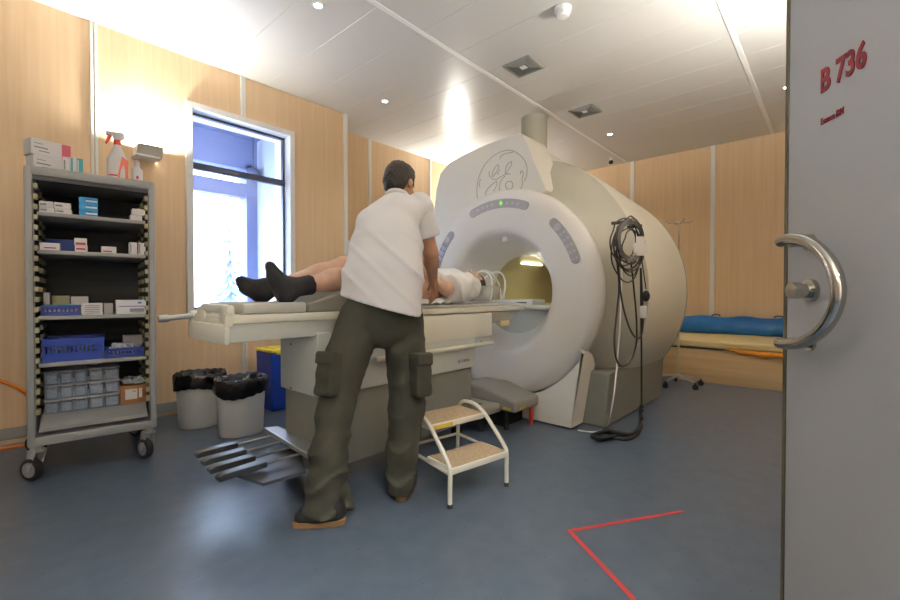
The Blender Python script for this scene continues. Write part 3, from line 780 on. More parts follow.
# base plate, pedals, casters
bm = B(); prism(bm, [(1.10, 1.87, .24), (1.22, 1.93, .24), (1.22, 2.46, .24), (1.15, 2.49, .24)], (0, 0, .028)); obj('base_plate', bm, 'alu', tab, bev=0.004)
bm = B(); prism(bm, [onZ(236, 474, .212), onZ(263, 483, .212), onZ(306, 471, .212), onZ(300, 448, .212), onZ(270, 447, .212)], (0, 0, -.014)); obj('pedal_shelf', bm, 'darkgrey', tab)
zp = .235
for i, (a, b, c) in enumerate((((196, 453), (236, 442.5), (281, 446)), ((203, 461), (244, 448.5), (287, 448)), ((210, 469), (252, 454.5), (296, 452.5)), ((219, 477), (263, 460.5), (303, 456.5)))):
    A = onZ(*a, zp + .012); Bp = onZ(*b, zp + .012); y = (A.y + Bp.y) / 2
    bm = B(); tube(bm, [(Bp.x - .03, y, zp), (1.24, y, zp)], .0065, 8, 0); pd = obj('pedal', bm, 'alu', tab)
    bm = B(); w_ = .027
    prism(bm, [(A.x, y - w_, zp - .012), (A.x, y - w_, zp + .008), (A.x + .02, y - w_, zp + .018), (Bp.x, y - w_, zp + .018), (Bp.x, y - w_, zp - .008)], (0, 2 * w_, 0)); obj('grip', bm, 'darkgrey', pd, bev=0.004)
def caster_geo(x, y, r=.05, plate=.11):
    bm = B(); cyl(bm, (x, y - .014, r), (x, y + .014, r), r, None, 24); return bm
for x, y in ((1.24, 2.33), (1.24, 2.08), (2.40, 2.08), (2.40, 2.33)):
    bm = B(); box(bm, (x - .02, y - .03, .07), (x + .03, y + .03, .115), .006); cyl(bm, (x, y - .02, .05), (x, y + .02, .05), .012); cs = obj('caster', bm, 'darkgrey', tab)
    obj('wheel', caster_geo(x, y), 'black', cs, bev=0.005)

# pads and sheet on the table
bm = B(); box(bm, (.835, 2.0, .956), (1.15, 2.44, 1.008), 0.012); t = obj('foam_pad', bm, 'foam'); rebase(t, (.96, 2.22, .956)); tag(t, 'pale grey foam pad under the feet in black socks', 'pad')
bm = B(); prism(bm, [(1.155, 2.0, .956), (1.155, 2.0, 1.0), (1.42, 2.0, 1.078), (1.58, 2.0, 1.085), (1.80, 2.0, .985), (1.82, 2.0, .956)], (0, .44, 0)); t = obj('wedge_pad', bm, 'foam_d', bev=0.012); rebase(t, (1.5, 2.22, .956)); tag(t, 'darker grey wedge pad under the bare calves of the lying person', 'pad')
bm = B(); box(bm, (1.83, 2.0, .956), (3.12, 2.44, .978), 0.008); t = obj('table_mattress', bm, 'foam'); rebase(t, (2.4, 2.22, .956)); tag(t, 'thin pale mattress under the back of the lying person', 'mattress')

# ------------------------------------------------------------------ step stool
SO = Vector((1.569, 1.403, 0)); su = Vector((.389, -.067, 0)).normalized(); sv = Vector((-su.y, su.x, 0)); SWID = .395
def sp(u, v, z): return SO + su * u + sv * v + Vector((0, 0, z))
SM = Matrix(((su.x, sv.x, 0, SO.x), (su.y, sv.y, 0, SO.y), (0, 0, 1, 0), (0, 0, 0, 1)))
st = thing('step_stool', tuple(sp(.2, .22, 0)), 'cream two-step stool with brown treads beside the patient table', 'step stool')
for k, s in ((0, 0), (1, SWID)):
    o_ = .032
    bm = B(); tube(bm, [sp(s, 0, 0.004), sp(s, 0, .09), sp(s, 0, .175), sp(s + o_ * .1, .02, .215), sp(s + o_ * .6, .13, .295), sp(s + o_, .22, .352), sp(s + o_, .30, .385), sp(s + o_, .39, .385), sp(s + o_, .44, .35), sp(s + o_, .455, .25), sp(s + o_, .46, 0.004)], .0115, 10, 5)
    obj('side_frame', bm, 'stepwhite', st, smooth=True)
    bm = B(); cyl(bm, sp(s, 0, 0), sp(s, 0, .02), .014, None, 12); cyl(bm, sp(s + o_, .46, 0), sp(s + o_, .46, .02), .014, None, 12); obj('rubber_foot', bm, 'darkgrey', st)
bm = B()
for s in (0, SWID): tube(bm, [sp(s, .0, .165), sp(s + .032, .46, .165)], .009, 8, 0)
tube(bm, [sp(.032, .46, .165), sp(SWID + .032, .46, .165)], .009, 8, 0)
obj('cross_bars', bm, 'stepwhite', st)
for nm, u0, v0, v1, z in (('lower_step', .004, -.012, .20, .195), ('upper_step', .034, .205, .44, .352)):
    bm = B(); box(bm, (u0, v0, z - .032), (u0 + SWID - .008, v1, z), .004, 2, SM); fr = obj(nm, bm, 'stepwhite', st)
    bm = B(); box(bm, (u0 + .012, v0 + .008, z - .004), (u0 + SWID - .02, v1 - .006, z + .003), .002, 1, SM); obj('tread', bm, 'tread', fr)
    if nm == 'upper_step':
        bm = B(); box(bm, (u0 + .02, v0 - .0012, z - .026), (u0 + .15, v0, z - .008), 0, 1, SM); obj('warning_label', bm, 'yellow', fr)

# ================================================================== SHELF TROLLEY
TR0 = set(COL.objects)
CX0, CX1, CY0, CY1, CZ0, CZ1 = .222, .828, 3.37, 4.0, .185, 1.77
tr = thing('shelf_trolley', (.53, 3.68, 0), 'grey open-fronted shelf trolley on casters at the left wall', 'shelf trolley')
bm = B()
box(bm, (CX0, CY0, CZ0), (CX0 + .036, CY1, CZ1), .012); obj('side_panel', bm, 'cab', tr)
bm = B(); box(bm, (CX1 - .036, CY0, CZ0), (CX1, CY1, CZ1), .012); obj('side_panel', bm, 'cab', tr)
bm = B(); box(bm, (CX0 + .004, CY0 + .002, CZ1 - .052), (CX1 - .004, CY1, CZ1), .012); obj('top_panel', bm, 'cab', tr)
bm = B(); box(bm, (CX0 + .03, CY0 + .012, CZ1 - .075), (CX1 - .03, CY0 + .05, CZ1 - .052)); obj('shutter_slot', bm, 'cab_in', tr)
bm = B(); box(bm, (CX0 + .03, CY0 + .003, CZ0), (CX1 - .03, CY1, CZ0 + .052), .008); obj('bottom_rail', bm, 'cab', tr)
bm = B()
box(bm, (CX0 + .034, CY1 - .02, .25), (CX1 - .034, CY1 - .012, CZ1 - .03))
for k in range(15):
    z = .28 + k * .096; box(bm, (CX0 + .034, CY1 - .026, z), (CX1 - .034, CY1 - .019, z + .05), .002, 1)
obj('back_panel', bm, 'cab_in', tr)
bm = B(); box(bm, (CX0 + .036, CY0 + .05, .26), (CX0 + .04, CY1 - .03, 1.69)); box(bm, (CX1 - .04, CY0 + .05, .26), (CX1 - .036, CY1 - .03, 1.69)); obj('inner_lining', bm, 'cab_in', tr)
for s in (0, 1):
    bm = B(); x = CX0 + .034 if s == 0 else CX1 - .034
    for y in (CY0 + .02, CY0 + .30, CY1 - .12):
        bm = B(); box(bm, (x - .002 if s == 0 else x - .003, y, .34), (x + .003 if s == 0 else x + .002, y + .05, 1.68))
        for k in range(23):
            z = .36 + k * .0585; box(bm, (x - .002 if s == 0 else x - .022, y, z), (x + .022 if s == 0 else x + .002, y + .05, z + .03), .003, 1)
        obj('rack_rail', bm, 'tooth', tr)
IX0, IX1 = CX0 + .05, CX1 - .05
SH = (1.52, 1.303, .923, .65)
for z in SH:
    bm = B(); box(bm, (IX0, CY0 + .03, z - .022), (IX1, CY1 - .03, z), .003); obj('shelf', bm, 'cab_shelf', tr)
bm = B(); prism(bm, [(IX0, CY0 + .01, .262), (IX0, CY0 + .01, .285), (IX0, CY0 + .13, .332), (IX0, CY1 - .03, .332), (IX0, CY1 - .03, .318), (IX0, CY0 + .13, .318)], (IX1 - IX0, 0, 0)); obj('bottom_tray', bm, 'cab_shelf', tr)
for x, y, a in ((.262, 3.40, 2.3), (.785, 3.40, 2.0), (.25, 3.95, 2.6), (.785, 3.95, 2.2)):
    bm = B(); d = Vector((math.cos(a), math.sin(a), 0)) * -1; n = Vector((-d.y, d.x, 0)); c = Vector((x, y, 0)) - d * .0 + Vector((-.02, -.02, .062)) if y < 3.6 else Vector((x - .03, y, .062))
    cyl(bm, (x, y, CZ0 - .025), (x, y, CZ0 + .004), .028, None, 16)
    for s in (-1, 1):
        prism(bm, [c + n * s * .026 + Vector((0, 0, -.01)), c + n * s * .026 + d * .02, Vector((x, y, CZ0 - .02)) + n * s * .026 + d * .03, Vector((x, y, CZ0 - .02)) + n * s * .026 - d * .03], n * .005 * s)
    box(bm, (x - .035, y - .028, CZ0 - .035), (x + .03, y + .028, CZ0 - .018), .006)
    cs = obj('caster', bm, 'cab', tr)
    bm = B(); cyl(bm, c - n * .019, c + n * .019, .062, None, 28); wl = obj('wheel', bm, 'black', cs, bev=.008)
    wl2 = B(); cyl(wl2, c - n * .021, c + n * .021, .042, None, 24); obj('hub', wl2, 'ink_grey', cs)

def xof(px, Y): return max(onY(px, 300, Y).x - .148 * (Y - 3.40), CX0 + .060) if Y < 3.9 else onY(px, 300, Y).x
def carton(name, px0, px1, z, h, label, m='card_white', Y=3.42, dep=.10, cat='box', group=None, prints=(), rz=0.0, gap=.0005):
    """box seen from its front; prints: (u0, v0, u1, v1, material) patches of its printed front, as fractions"""
    x0, x1 = xof(px0, Y), xof(px1, Y); c = Vector(((x0 + x1) / 2, Y + dep / 2, z + gap)); wd = x1 - x0
    bm = B(); box(bm, (-wd / 2, -dep / 2, 0), (wd / 2, dep / 2, h), .0015, 1)
    o = obj(name, bm, m); o.location = c; o.rotation_euler = (0, 0, rz); tag(o, label, cat, group)
    for i, (u0, v0, u1, v1, pm) in enumerate(prints):
        bm = B(); box(bm, (-wd / 2 + u0 * wd, -dep / 2 - .0008, v0 * h), (-wd / 2 + u1 * wd, -dep / 2 + .0004, v1 * h))
        obj('printed_stripe', bm, pm, o, local=True)
    return o
G1 = 'white cartons on the top shelf'
PR = ((.08, .3, .5, .62, 'ink_grey'),)
carton('carton', 39.5, 55.8, 1.52, .030, 'white carton on the top shelf, lower left of the four', group=G1, prints=PR)
carton('carton', 56.5, 73, 1.52, .030, 'white carton on the top shelf, lower right of the four', group=G1, prints=PR)
carton('carton', 38.5, 54.8, 1.551, .034, 'white carton on the top shelf, upper left of the four', group=G1, prints=PR)
carton('carton', 55.6, 72, 1.551, .034, 'white carton on the top shelf, upper right of the four', group=G1, prints=PR)
for k, wd_ in enumerate(('bottom', 'middle', 'top')):
    carton('carton', 80, 98.5, 1.52 + k * .0375, .037, 'bright blue carton, %s one of the stack on the top shelf' % wd_, 'card_blue', group='blue carton stack', prints=((.35, .30, .95, .55, 'card_white'), (.4, .65, .7, .8, 'ink_blue')))
carton('carton', 129.5, 141, 1.52, .033, 'small white carton at the right end of the top shelf, lower one', group='small white carton pair')
carton('carton', 131.5, 144, 1.554, .040, 'small white carton at the right end of the top shelf, upper one', group='small white carton pair')
carton('file_box', 40, 76, 1.303, .095, 'dark blue flat box at the back of the second shelf', 'ink_blue', Y=3.72, dep=.2)
carton('carton', 40.5, 61, 1.303, .043, 'white carton before the dark blue flat box on the second shelf', prints=((.2, .25, .8, .4, 'ink_red'),))
carton('carton', 75.5, 88, 1.303, .036, 'white carton with red print, lower of two stacked on the second shelf', prints=((.1, .3, .8, .6, 'ink_red'),))
carton('carton', 75, 87.3, 1.340, .044, 'white carton with red print, upper of two stacked on the second shelf', prints=((.1, .1, .9, .4, 'ink_red'),))
carton('carton', 101.3, 115.8, 1.303, .040, 'single low white carton right of centre on the second shelf', prints=((.1, .15, .7, .35, 'ink_red'),))
carton('carton', 128.5, 136, 1.303, .075, 'upright white carton on the second shelf, left of the pair', group='upright carton pair', prints=((.1, .1, .25, .9, 'ink_grey'),))
carton('carton', 137, 144, 1.303, .075, 'upright white carton on the second shelf, right of the pair', group='upright carton pair', prints=((.1, .1, .25, .9, 'ink_grey'),))

def basket(px0, px1, z, h, label, Y, dep, m='bluebox', name='basket', holes=True):
    x0, x1 = xof(px0, Y), xof(px1, Y); y0, y1 = Y, Y + dep; cx_ = (x0 + x1) / 2
    t = thing(name, (cx_, Y + dep / 2, z + .0005), label, 'basket'); z = z + .0005
    bm = B(); box(bm, (x0 + .008, y0 + .008, z), (x1 - .008, y1 - .008, z + .004)); 
    n = max(6, int((x1 - x0) / .018)); s = (x1 - x0) / n
    for yy in (y0 + .004, y1 - .006):
        box(bm, (x0 + .004, yy, z), (x1 - .004, yy + .003, z + h * .38)); box(bm, (x0 + .002, yy, z + h * .68), (x1 - .002, yy + .003, z + h))
        for k in range(n): box(bm, (x0 + k * s + s * .3, yy, z + h * .3), (x0 + k * s + s * .75, yy + .003, z + h * .75))
    for xx in (x0, x1 - .004): box(bm, (xx, y0 + .005, z), (xx + .004, y1 - .005, z + h))
    obj('lattice_body', bm, m, t)
    bm = B(); box(bm, (x0 - .004, y0 - .001, z + h - .006), (x1 + .004, y0 + .007, z + h + .001), .002, 1); box(bm, (x0 - .004, y1 - .007, z + h - .006), (x1 + .004, y1 + .001, z + h + .001), .002, 1)
    box(bm, (x0 - .004, y0, z + h - .006), (x0 + .004, y1, z + h + .001), .002, 1); box(bm, (x1 - .004, y0, z + h - .006), (x1 + .004, y1, z + h + .001), .002, 1)
    obj('rim', bm, m, t); return t, x0, x1
basket(41, 80, .923, .058, 'small dark blue basket at the left of the middle shelf', 3.42, .15)
for i, (px0, px1, z, m, lb) in enumerate(((44, 76, .932, 'card_white', 'white folder'), (42, 74, .96, 'card_teal', 'teal folder'))):
    o = carton('folder', px0, px1, z, .026, '%s lying in the small dark blue basket on the middle shelf' % lb, m, Y=3.44, dep=.11, cat='folder')
carton('carton', 39.5, 50, .923, .135, 'tall grey-white carton behind the small dark blue basket', Y=3.62, dep=.12)
carton('carton', 52.5, 69.5, .923, .115, 'beige carton behind the small dark blue basket, right of the tall grey-white one', 'tooth', Y=3.62, dep=.12)
carton('carton', 71, 88, .923, .11, 'white carton at the back centre of the middle shelf', Y=3.62, dep=.12)
carton('carton', 81.5, 102, .923, .07, 'white carton covered in fine print, front centre of the middle shelf', dep=.12, prints=tuple((.15, .12 + .16 * k, .85, .18 + .16 * k, 'ink_grey') for k in range(5)))
carton('carton', 103, 112, .923, .068, 'plain grey carton between two white ones on the middle shelf', 'cab_shelf', dep=.12)
carton('carton', 115, 144, .923, .088, 'wide white carton with blue stripe at the right of the middle shelf', dep=.15, prints=((.1, .52, .95, .58, 'ink_blue'), (.72, .74, .84, .86, 'ink_blue'), (.45, .15, .92, .4, 'ink_grey')))
# crate and low basket, second shelf from below
t, x0, x1 = basket(41.5, 103, .65, .135, 'large blue lattice crate filled with white packs on the fourth shelf', 3.43, .30, 'bluebin', 'crate')
rnd = random.Random(3)
def packs(name, x0, x1, y0, y1, z0, z1, n, m, label, group=None, standing=False):
    bm = B()
    for k in range(n):
        c = Vector((rnd.uniform(x0 + .02, x1 - .02), rnd.uniform(y0 + .02, y1 - .02), rnd.uniform(z0 + .01, z1 - .012)))
        R_ = Euler((rnd.uniform(-.5, .5) + (1.2 if standing else 0), rnd.uniform(-.5, .5), rnd.uniform(0, 3))).to_matrix().to_4x4()
        box(bm, (-.03, -.016, -.003), (.03, .016, .003), .0015, 1, Matrix.Translation(c) @ R_)
    o = obj(name, bm, m); rebase(o, ((x0 + x1) / 2, (y0 + y1) / 2, z0)); tag(o, label, 'packs', group, 'stuff'); return o
packs('sterile_packs', x0 + .02, x1 - .02, 3.45, 3.70, .662, .755, 70, 'packs', 'loose white packs filling the large blue crate')
t, x0, x1 = basket(104.5, 141, .65, .058, 'low dark blue basket at the right of the fourth shelf', 3.43, .15)
packs('syringe_packs', x0 + .02, x1 - .02, 3.45, 3.56, .662, .735, 45, 'packs', 'pale green and white packs heaped in the low dark blue basket', standing=True)
carton('carton', 122, 140, .65, .115, 'pale carton behind the low dark blue basket', Y=3.66, dep=.12)
# clear drawer units and cardboard box on the bottom tray
NM = ('bottom', 'middle', 'top')
for k in range(3):
    for s, (a, b) in enumerate(((43.5, 86.5), (87.5, 117.5))):
        Y, dep, h, z = 3.50, .26, .082, .333 + k * .086
        xa, xb = xof(a, Y), xof(b, Y)
        t = thing('drawer_tray', ((xa + xb) / 2, Y + dep / 2, z), 'clear plastic drawer unit, %s row %s column on the bottom tray' % (NM[k], ('left', 'right')[s]), 'drawer', 'clear drawers on the bottom tray')
        bm = B(); box(bm, (xa, Y + .012, z), (xb, Y + dep, z + .004)); box(bm, (xa, Y + .012, z), (xa + .003, Y + dep, z + h - .004)); box(bm, (xb - .003, Y + .012, z), (xb, Y + dep, z + h - .004)); box(bm, (xa, Y + dep - .003, z), (xb, Y + dep, z + h - .004))
        obj('tray', bm, 'drawer', t)
        bm = B(); box(bm, (xa - .002, Y - .008, z + h - .006), (xb + .002, Y + dep, z + h), .002, 1); obj('top_ledge', bm, 'card_white', t)
        nn = 3 if s == 0 else 2
        for q in range(nn):
            u0 = xa + (xb - xa) * q / nn; u1 = xa + (xb - xa) * (q + 1) / nn
            bm = B(); prism(bm, [(u0 + .003, Y + .012, z + .004), (u0 + .003, Y + .008, z + h - .012), (u0 + .003, Y + .004, z + h - .012), (u0 + .003, Y - .004, z + .01)], (u1 - u0 - .006, 0, 0)); obj('drawer_front', bm, 'drawer', t)
            bm = B(); box(bm, (u0 + .01, Y + .02, z + .006), (u1 - .01, Y + .14, z + h - .025), .006); obj('contents', bm, 'packs', t)
t = carton('cardboard_box', 118, 144.5, .333, .12, 'brown cardboard box with white label on the bottom tray', 'kraft', Y=3.50, dep=.2, prints=((.18, .25, .62, .8, 'card_white'), (.68, .3, .8, .8, 'card_white'), (.45, .62, .58, .72, 'ink_grey')))
xa, xb = xof(119, 3.5), xof(143, 3.5)
packs('wrapped_packs', xa, xb, 3.51, 3.68, .455, .50, 22, 'packs', 'clear wrapped packs lying on the brown cardboard box')
bm = B(); xr = xof(93, 3.56); lathe(bm, [(0, .012), (0, .035), (.055, .035), (.055, .012), (0, .012)], (xr, 3.60, .593), 'Z', 24); t = obj('tape_roll', bm, 'darkgrey'); rebase(t, (xr, 3.60, .593)); tag(t, 'dark grey roll standing on the clear drawers', 'tape')

# on top of the trolley
ZT = CZ1 + .0005
def top_box(x, y, z, L, d, h, rz, label, endm):
    bm = B(); box(bm, (-L / 2, -d / 2, 0), (L / 2, d / 2, h), .002, 1); o = obj('glove_box', bm, 'card_white'); o.location = (x, y, z); o.rotation_euler = (0, 0, rz); tag(o, label, 'box', 'glove boxes on the trolley')
    bm = B(); box(bm, (L * .27, -d / 2 - .0008, .001), (L / 2 + .0008, d / 2 + .0008, h - .001)); obj('coloured_end', bm, endm, o, local=True)
    for a, b, c2, e in ((-.42, -.08, .42, .5), (-.30, -.05, .22, .28), (-.42, -.2, .68, .72)):
        bm = B(); box(bm, (L * a, -d / 2 - .0009, h * c2), (L * b, -d / 2, h * e)); obj('print_line', bm, 'ink_grey', o, local=True)
    return o
top_box(.322, 3.56, ZT, .185, .10, .092, .40, 'white box with blue end on the shelf trolley, lower of two', 'card_blue')
top_box(.312, 3.555, ZT + .0925, .185, .10, .092, .40, 'white box with pink end on the shelf trolley, upper of two', 'card_pink')
carton('carton', 64.5, 71.5, ZT, .095, 'small grey-white carton on the trolley beside the box with blue end', 'card_white', Y=3.46, dep=.10, prints=((.15, .2, .4, .8, 'ink_grey'),))
carton('carton', 72, 78, ZT, .10, 'white carton with teal stripe on the trolley, middle of three small ones', 'card_white', Y=3.46, dep=.10, prints=((.1, .05, .45, .95, 'card_teal'),))
carton('carton', 78.4, 84.5, ZT, .098, 'teal carton on the trolley, right of the white one with teal stripe', 'card_teal', Y=3.46, dep=.10, prints=((.1, .1, .3, .9, 'card_white'),))
p = onY(112.5, 178, 3.55); p.z = ZT
t = thing('spray_bottle', tuple(p), 'white and red spray bottle on top of the shelf trolley', 'spray bottle')
bm = B(); rings = []
for h, rx, ry in ((0, .047, .026), (.006, .051, .03), (.12, .05, .03), (.15, .036, .026), (.19, .018, .016), (.205, .016, .016)):
    rings.append([bm.verts.new((p.x + rx * math.cos(a), p.y + ry * math.sin(a), p.z + h)) for a in [k * 2 * PI / 24 for k in range(24)]])
for a, b in zip(rings, rings[1:]):
    for k in range(24): bm.faces.new((a[k], a[(k + 1) % 24], b[(k + 1) % 24], b[k]))
bm.faces.new(rings[0][::-1]); bm.faces.new(rings[-1]); obj('bottle', bm, 'card_white', t)
bm = B(); prism(bm, [(p.x - .006, p.y - .0315, p.z + .006), (p.x + .049, p.y - .016, p.z + .006), (p.x + .049, p.y - .016, p.z + .122), (p.x + .018, p.y - .029, p.z + .138)], (0, -.002, 0)); obj('red_panel', bm, 'pinkliq', t)
bm = B(); box(bm, (p.x - .04, p.y - .031, p.z + .03), (p.x - .003, p.y - .0295, p.z + .037)); obj('print_line', bm, 'ink_red', t)
bm = B(); cyl(bm, p + Vector((0, 0, .202)), p + Vector((0, 0, .228)), .018, .016); obj('collar', bm, 'red', t)
bm = B(); prism(bm, [p + Vector(q) for q in ((-.05, -.012, .25), (-.052, -.012, .268), (.03, -.012, .272), (.036, -.012, .245), (.012, -.012, .226), (-.012, -.012, .226), (-.02, -.012, .248))], (0, .024, 0)); obj('spray_head', bm, 'card_white', t, bev=.003)
bm = B(); prism(bm, [p + Vector(q) for q in ((-.022, -.007, .25), (-.042, -.007, .25), (-.056, -.007, .205), (-.048, -.007, .20), (-.034, -.007, .225))], (0, .014, 0)); obj('trigger', bm, 'red', t, bev=.002)
for o in list(t.children): o.data.transform(Matrix.Diagonal((1.12, 1.12, 1.2, 1)))
p = onY(131.5, 180, 3.55); p.z = ZT
t = thing('small_bottle', tuple(p), 'small white bottle on the trolley, right of the spray bottle', 'bottle')
bm = B(); lathe(bm, [(0, 0), (0, .026), (.08, .026), (.095, .014), (.10, .011), (.10, 0)], p, 'Z', 24); obj('bottle', bm, 'card_white', t)
bm = B(); lathe(bm, [(.098, 0), (.098, .013), (.125, .011), (.128, .004), (.14, .003), (.14, 0)], p, 'Z', 16); obj('cap', bm, 'card_white', t)
bm = B(); box(bm, (p.x - .006, p.y - .0275, p.z + .03), (p.x + .004, p.y - .0255, p.z + .045)); obj('red_mark', bm, 'ink_red', t)
for o in list(t.children): o.data.transform(Matrix.Diagonal((1.15, 1.15, 1.25, 1)))
bm = B(); box(bm, (xof(121, 3.46), 3.44, ZT), (xof(147, 3.46), 3.52, ZT + .007), .002); t = obj('paper_packet', bm, 'card_white'); rebase(t, (xof(134, 3.46), 3.48, ZT)); tag(t, 'flat white packet lying at the front right edge of the trolley top', 'packet')

t_ = math.radians(-8.5); PV = Vector((.525, 3.40, 0)); RM = Matrix.Rotation(t_, 3, 'Z')      # the trolley stands turned a little towards the room
for o in [o for o in COL.objects if o not in TR0 and o.parent is None]:
    o.location = RM @ (Vector(o.location) - PV) + PV + Vector((-.006, -.05, 0)); o.rotation_euler.z += t_
# ================================================================== BINS, CONTAINER, HOSE
def waste_bin(x, y, label, seed):
    t = thing('waste_bin', (x, y, 0), label, 'bin', 'round bins with black bags')
    sx = 1.10
    bm = B(); lathe(bm, [(0.0, 0), (0.0, .138), (.012, .142), (.395, .158), (.40, .155), (.395, .151), (.03, .135), (.03, 0)], (0, 0, 0), 'Z', 40)
    for v in bm.verts: v.co = Vector((x + v.co.x * sx, y + v.co.y, v.co.z))
    obj('bin_body', bm, 'binwhite', t, smooth=True)
    rn = random.Random(seed); ph = [rn.uniform(0, 6.28) for _ in range(6)]
    def md(a, h):
        r = .010 * math.sin(7 * a + ph[0] + h * 30) + .008 * math.sin(15 * a + ph[1] - h * 40) + .006 * math.sin(29 * a + ph[2] + h * 60)
        return .93 * (1 + r * 1.3)
    bm = B(); lathe(bm, [(.315, .177), (.33, .184), (.36, .186), (.395, .185), (.418, .182), (.425, .172), (.41, .155), (.36, .135), (.22, .12), (.08, .11), (.08, 0)], (0, 0, 0), 'Z', 96, mod=md)
    for v in bm.verts:
        a = math.atan2(v.co.y, v.co.x); dz = .004 * math.sin(3 * a + ph[3]) + .003 * math.sin(17 * a + ph[4])
        if v.co.z < .34 and Vector((v.co.x, v.co.y)).length > .15: dz += -.03 * (0.5 + 0.5 * math.sin(2 * a + ph[5]))
        v.co = Vector((x + v.co.x * sx, y + v.co.y, v.co.z + (dz if v.co.z > .3 else 0)))
    obj('bin_bag', bm, 'bag', t, smooth=True)
p = floor_pt(198, 429); waste_bin(p.x + .06, p.y + .12, 'white waste bin with black bag, next to the shelf trolley', 1)
p = floor_pt(242, 437); waste_bin(p.x + .045, p.y + .12, 'white waste bin with shiny black bag, beside the blue container', 5)
p = floor_pt(260, 416); bx, by = p.x + .13, p.y + .04
t = thing('clinical_waste_container', (bx + .17, by + .14, 0), 'tall blue container with yellow lid behind the table pedestal', 'container')
bm = B(); rings = []
for z, s in ((0, .0), (.01, .004), (.525, .014)):
    rings.append([bm.verts.new(q) for q in ((bx - s, by - s, z), (bx + .34 + s, by - s, z), (bx + .34 + s, by + .28 + s, z), (bx - s, by + .28 + s, z))])
for a, b in zip(rings, rings[1:]):
    for k in range(4): bm.faces.new((a[k], a[(k + 1) % 4], b[(k + 1) % 4], b[k]))
bm.faces.new(rings[0][::-1]); bm.faces.new(rings[-1]); obj('container_body', bm, 'bluebin', t, bev=.012)
bm = B(); box(bm, (bx - .018, by - .018, .525), (bx + .358, by + .298, .553), .01); box(bm, (bx + .04, by + .04, .55), (bx + .30, by + .24, .562), .005)
for k in range(3): box(bm, (bx + .03 + k * .11, by - .028, .508), (bx + .08 + k * .11, by - .012, .53), .003)
obj('lid', bm, 'yellow_lid', t)

hs = [onY(-20, 372, 4.26), onY(0, 381, 4.26), onY(14, 386, 4.26), onY(26, 394, 4.26), onY(40, 412, 4.26)]
pts = [Vector((-.35, 4.265, .50))] + hs + [Vector((.42, 4.20, .06)), Vector((.33, 4.15, .012)), Vector((.1, 4.17, .012)), Vector((-.4, 4.2, .012))]
bm = B(); tube(bm, pts, .011, 8, 6); t = obj('orange_cable', bm, 'orange', smooth=True); tag(t, 'orange cable looping down the wall and floor behind the shelf trolley', 'cable')

# ================================================================== BED AT THE BACK WALL, DRIP STAND
bm = B(); box(bm, (5.84, -.20, 0), (7.06, 2.05, .40), .006); bed = obj('bench_bed', bm, 'wood_bed'); rebase(bed, (6.4, .92, 0)); tag(bed, 'wooden box bench along the back wall, under the cream mattress', 'bench')
bm = B(); box(bm, (5.825, -.2, .395), (5.86, 2.05, .41), .003); obj('edge_strip', bm, 'darkgrey', bed)
bm = B(); bmesh.ops.create_grid(bm, x_segments=24, y_segments=40, size=.5)
for v in bm.verts: v.co = Vector((6.39 + v.co.x * 1.13, .93 + v.co.y * 2.16, .497 + .006 * math.sin(v.co.y * 9 + v.co.x * 4) + .004 * math.sin(v.co.x * 17)))
r = bmesh.ops.extrude_face_region(bm, geom=bm.faces[:])
for v in [g for g in r['geom'] if isinstance(g, bmesh.types.BMVert)]: v.co.z = .411
t = obj('mattress', bm, 'mattress', bev=.02); rebase(t, (6.36, .93, .411)); tag(t, 'cream vinyl mattress lying on the wooden bench', 'mattress')
bm = B(); n_ = 50; rings = []
for i in range(n_ + 1):
    y = -.15 + 2.15 * i / n_; wv = .010 * math.sin(i * .9) + .007 * math.sin(i * 2.3 + 1); k = .012 * math.sin(i * .55 + .5)
    rings.append([bm.verts.new(q) for q in ((6.86 + wv, y, .506), (6.84 + wv * 1.5, y, .58), (6.88 - wv, y, .68), (6.93 + wv, y, .735 + k), (6.99, y, .74 + k), (7.04, y, .70), (7.045, y, .51))])
for a, b in zip(rings, rings[1:]):
    for q in range(7): bm.faces.new((a[q], a[(q + 1) % 7], b[(q + 1) % 7], b[q]))
bm.faces.new(rings[0]); bm.faces.new(rings[-1][::-1])
t = obj('bolster', bm, 'bluevinyl', smooth=True); rebase(t, (6.95, .92, .506)); tag(t, 'glossy blue vinyl bolster leaning on the back wall behind the cream mattress', 'bolster')
for i, (px, lb) in enumerate(((716, 'black strap handle on top of the blue bolster, left one'), (779, 'black strap handle on top of the blue bolster, by the door edge'))):
    q = onX(px, 316, 6.95); bm = B(); tube(bm, [(6.95, q.y - .05, .742), (6.95, q.y - .03, .762), (6.95, q.y + .03, .762), (6.95, q.y + .05, .742)], .009, 8, 4); o = obj('strap_handle', bm, 'darkgrey', smooth=True); rebase(o, (6.95, q.y, .742)); tag(o, lb, 'handle', 'bolster straps')
a = onX(725, 350, 5.80); b = onX(800, 354, 5.80)
bm = B(); rings = []
for i in range(41):                                   # a folded band pushed under the mattress edge, sagging in the middle
    f_ = i / 40; y = a.y + (b.y - a.y) * f_; s = math.sin(PI * min(.5, f_ * .9 + .02)); wv = .003 * math.sin(i * .5) + .0015 * math.sin(i * 1.3)
    zt = .415 - .004 * s + wv * .5; zb = zt - .008 - .046 * s + wv * 1.5
    rings.append([bm.verts.new(q) for q in ((5.823, y, zt), (5.806, y, zt + .004), (5.798 + wv, y, (zt + zb) / 2), (5.806 + wv, y, zb), (5.816, y, zb - .002), (5.822, y, (zt + zb) / 2))])
for q0_, q1_ in zip(rings, rings[1:]):
    for k in range(6): bm.faces.new((q0_[k], q0_[(k + 1) % 6], q1_[(k + 1) % 6], q1_[k]))
t = obj('orange_cloth', bm, 'orangecloth', smooth=True); tag(t, 'crumpled orange cloth hanging over the front edge of the cream mattress', 'cloth')

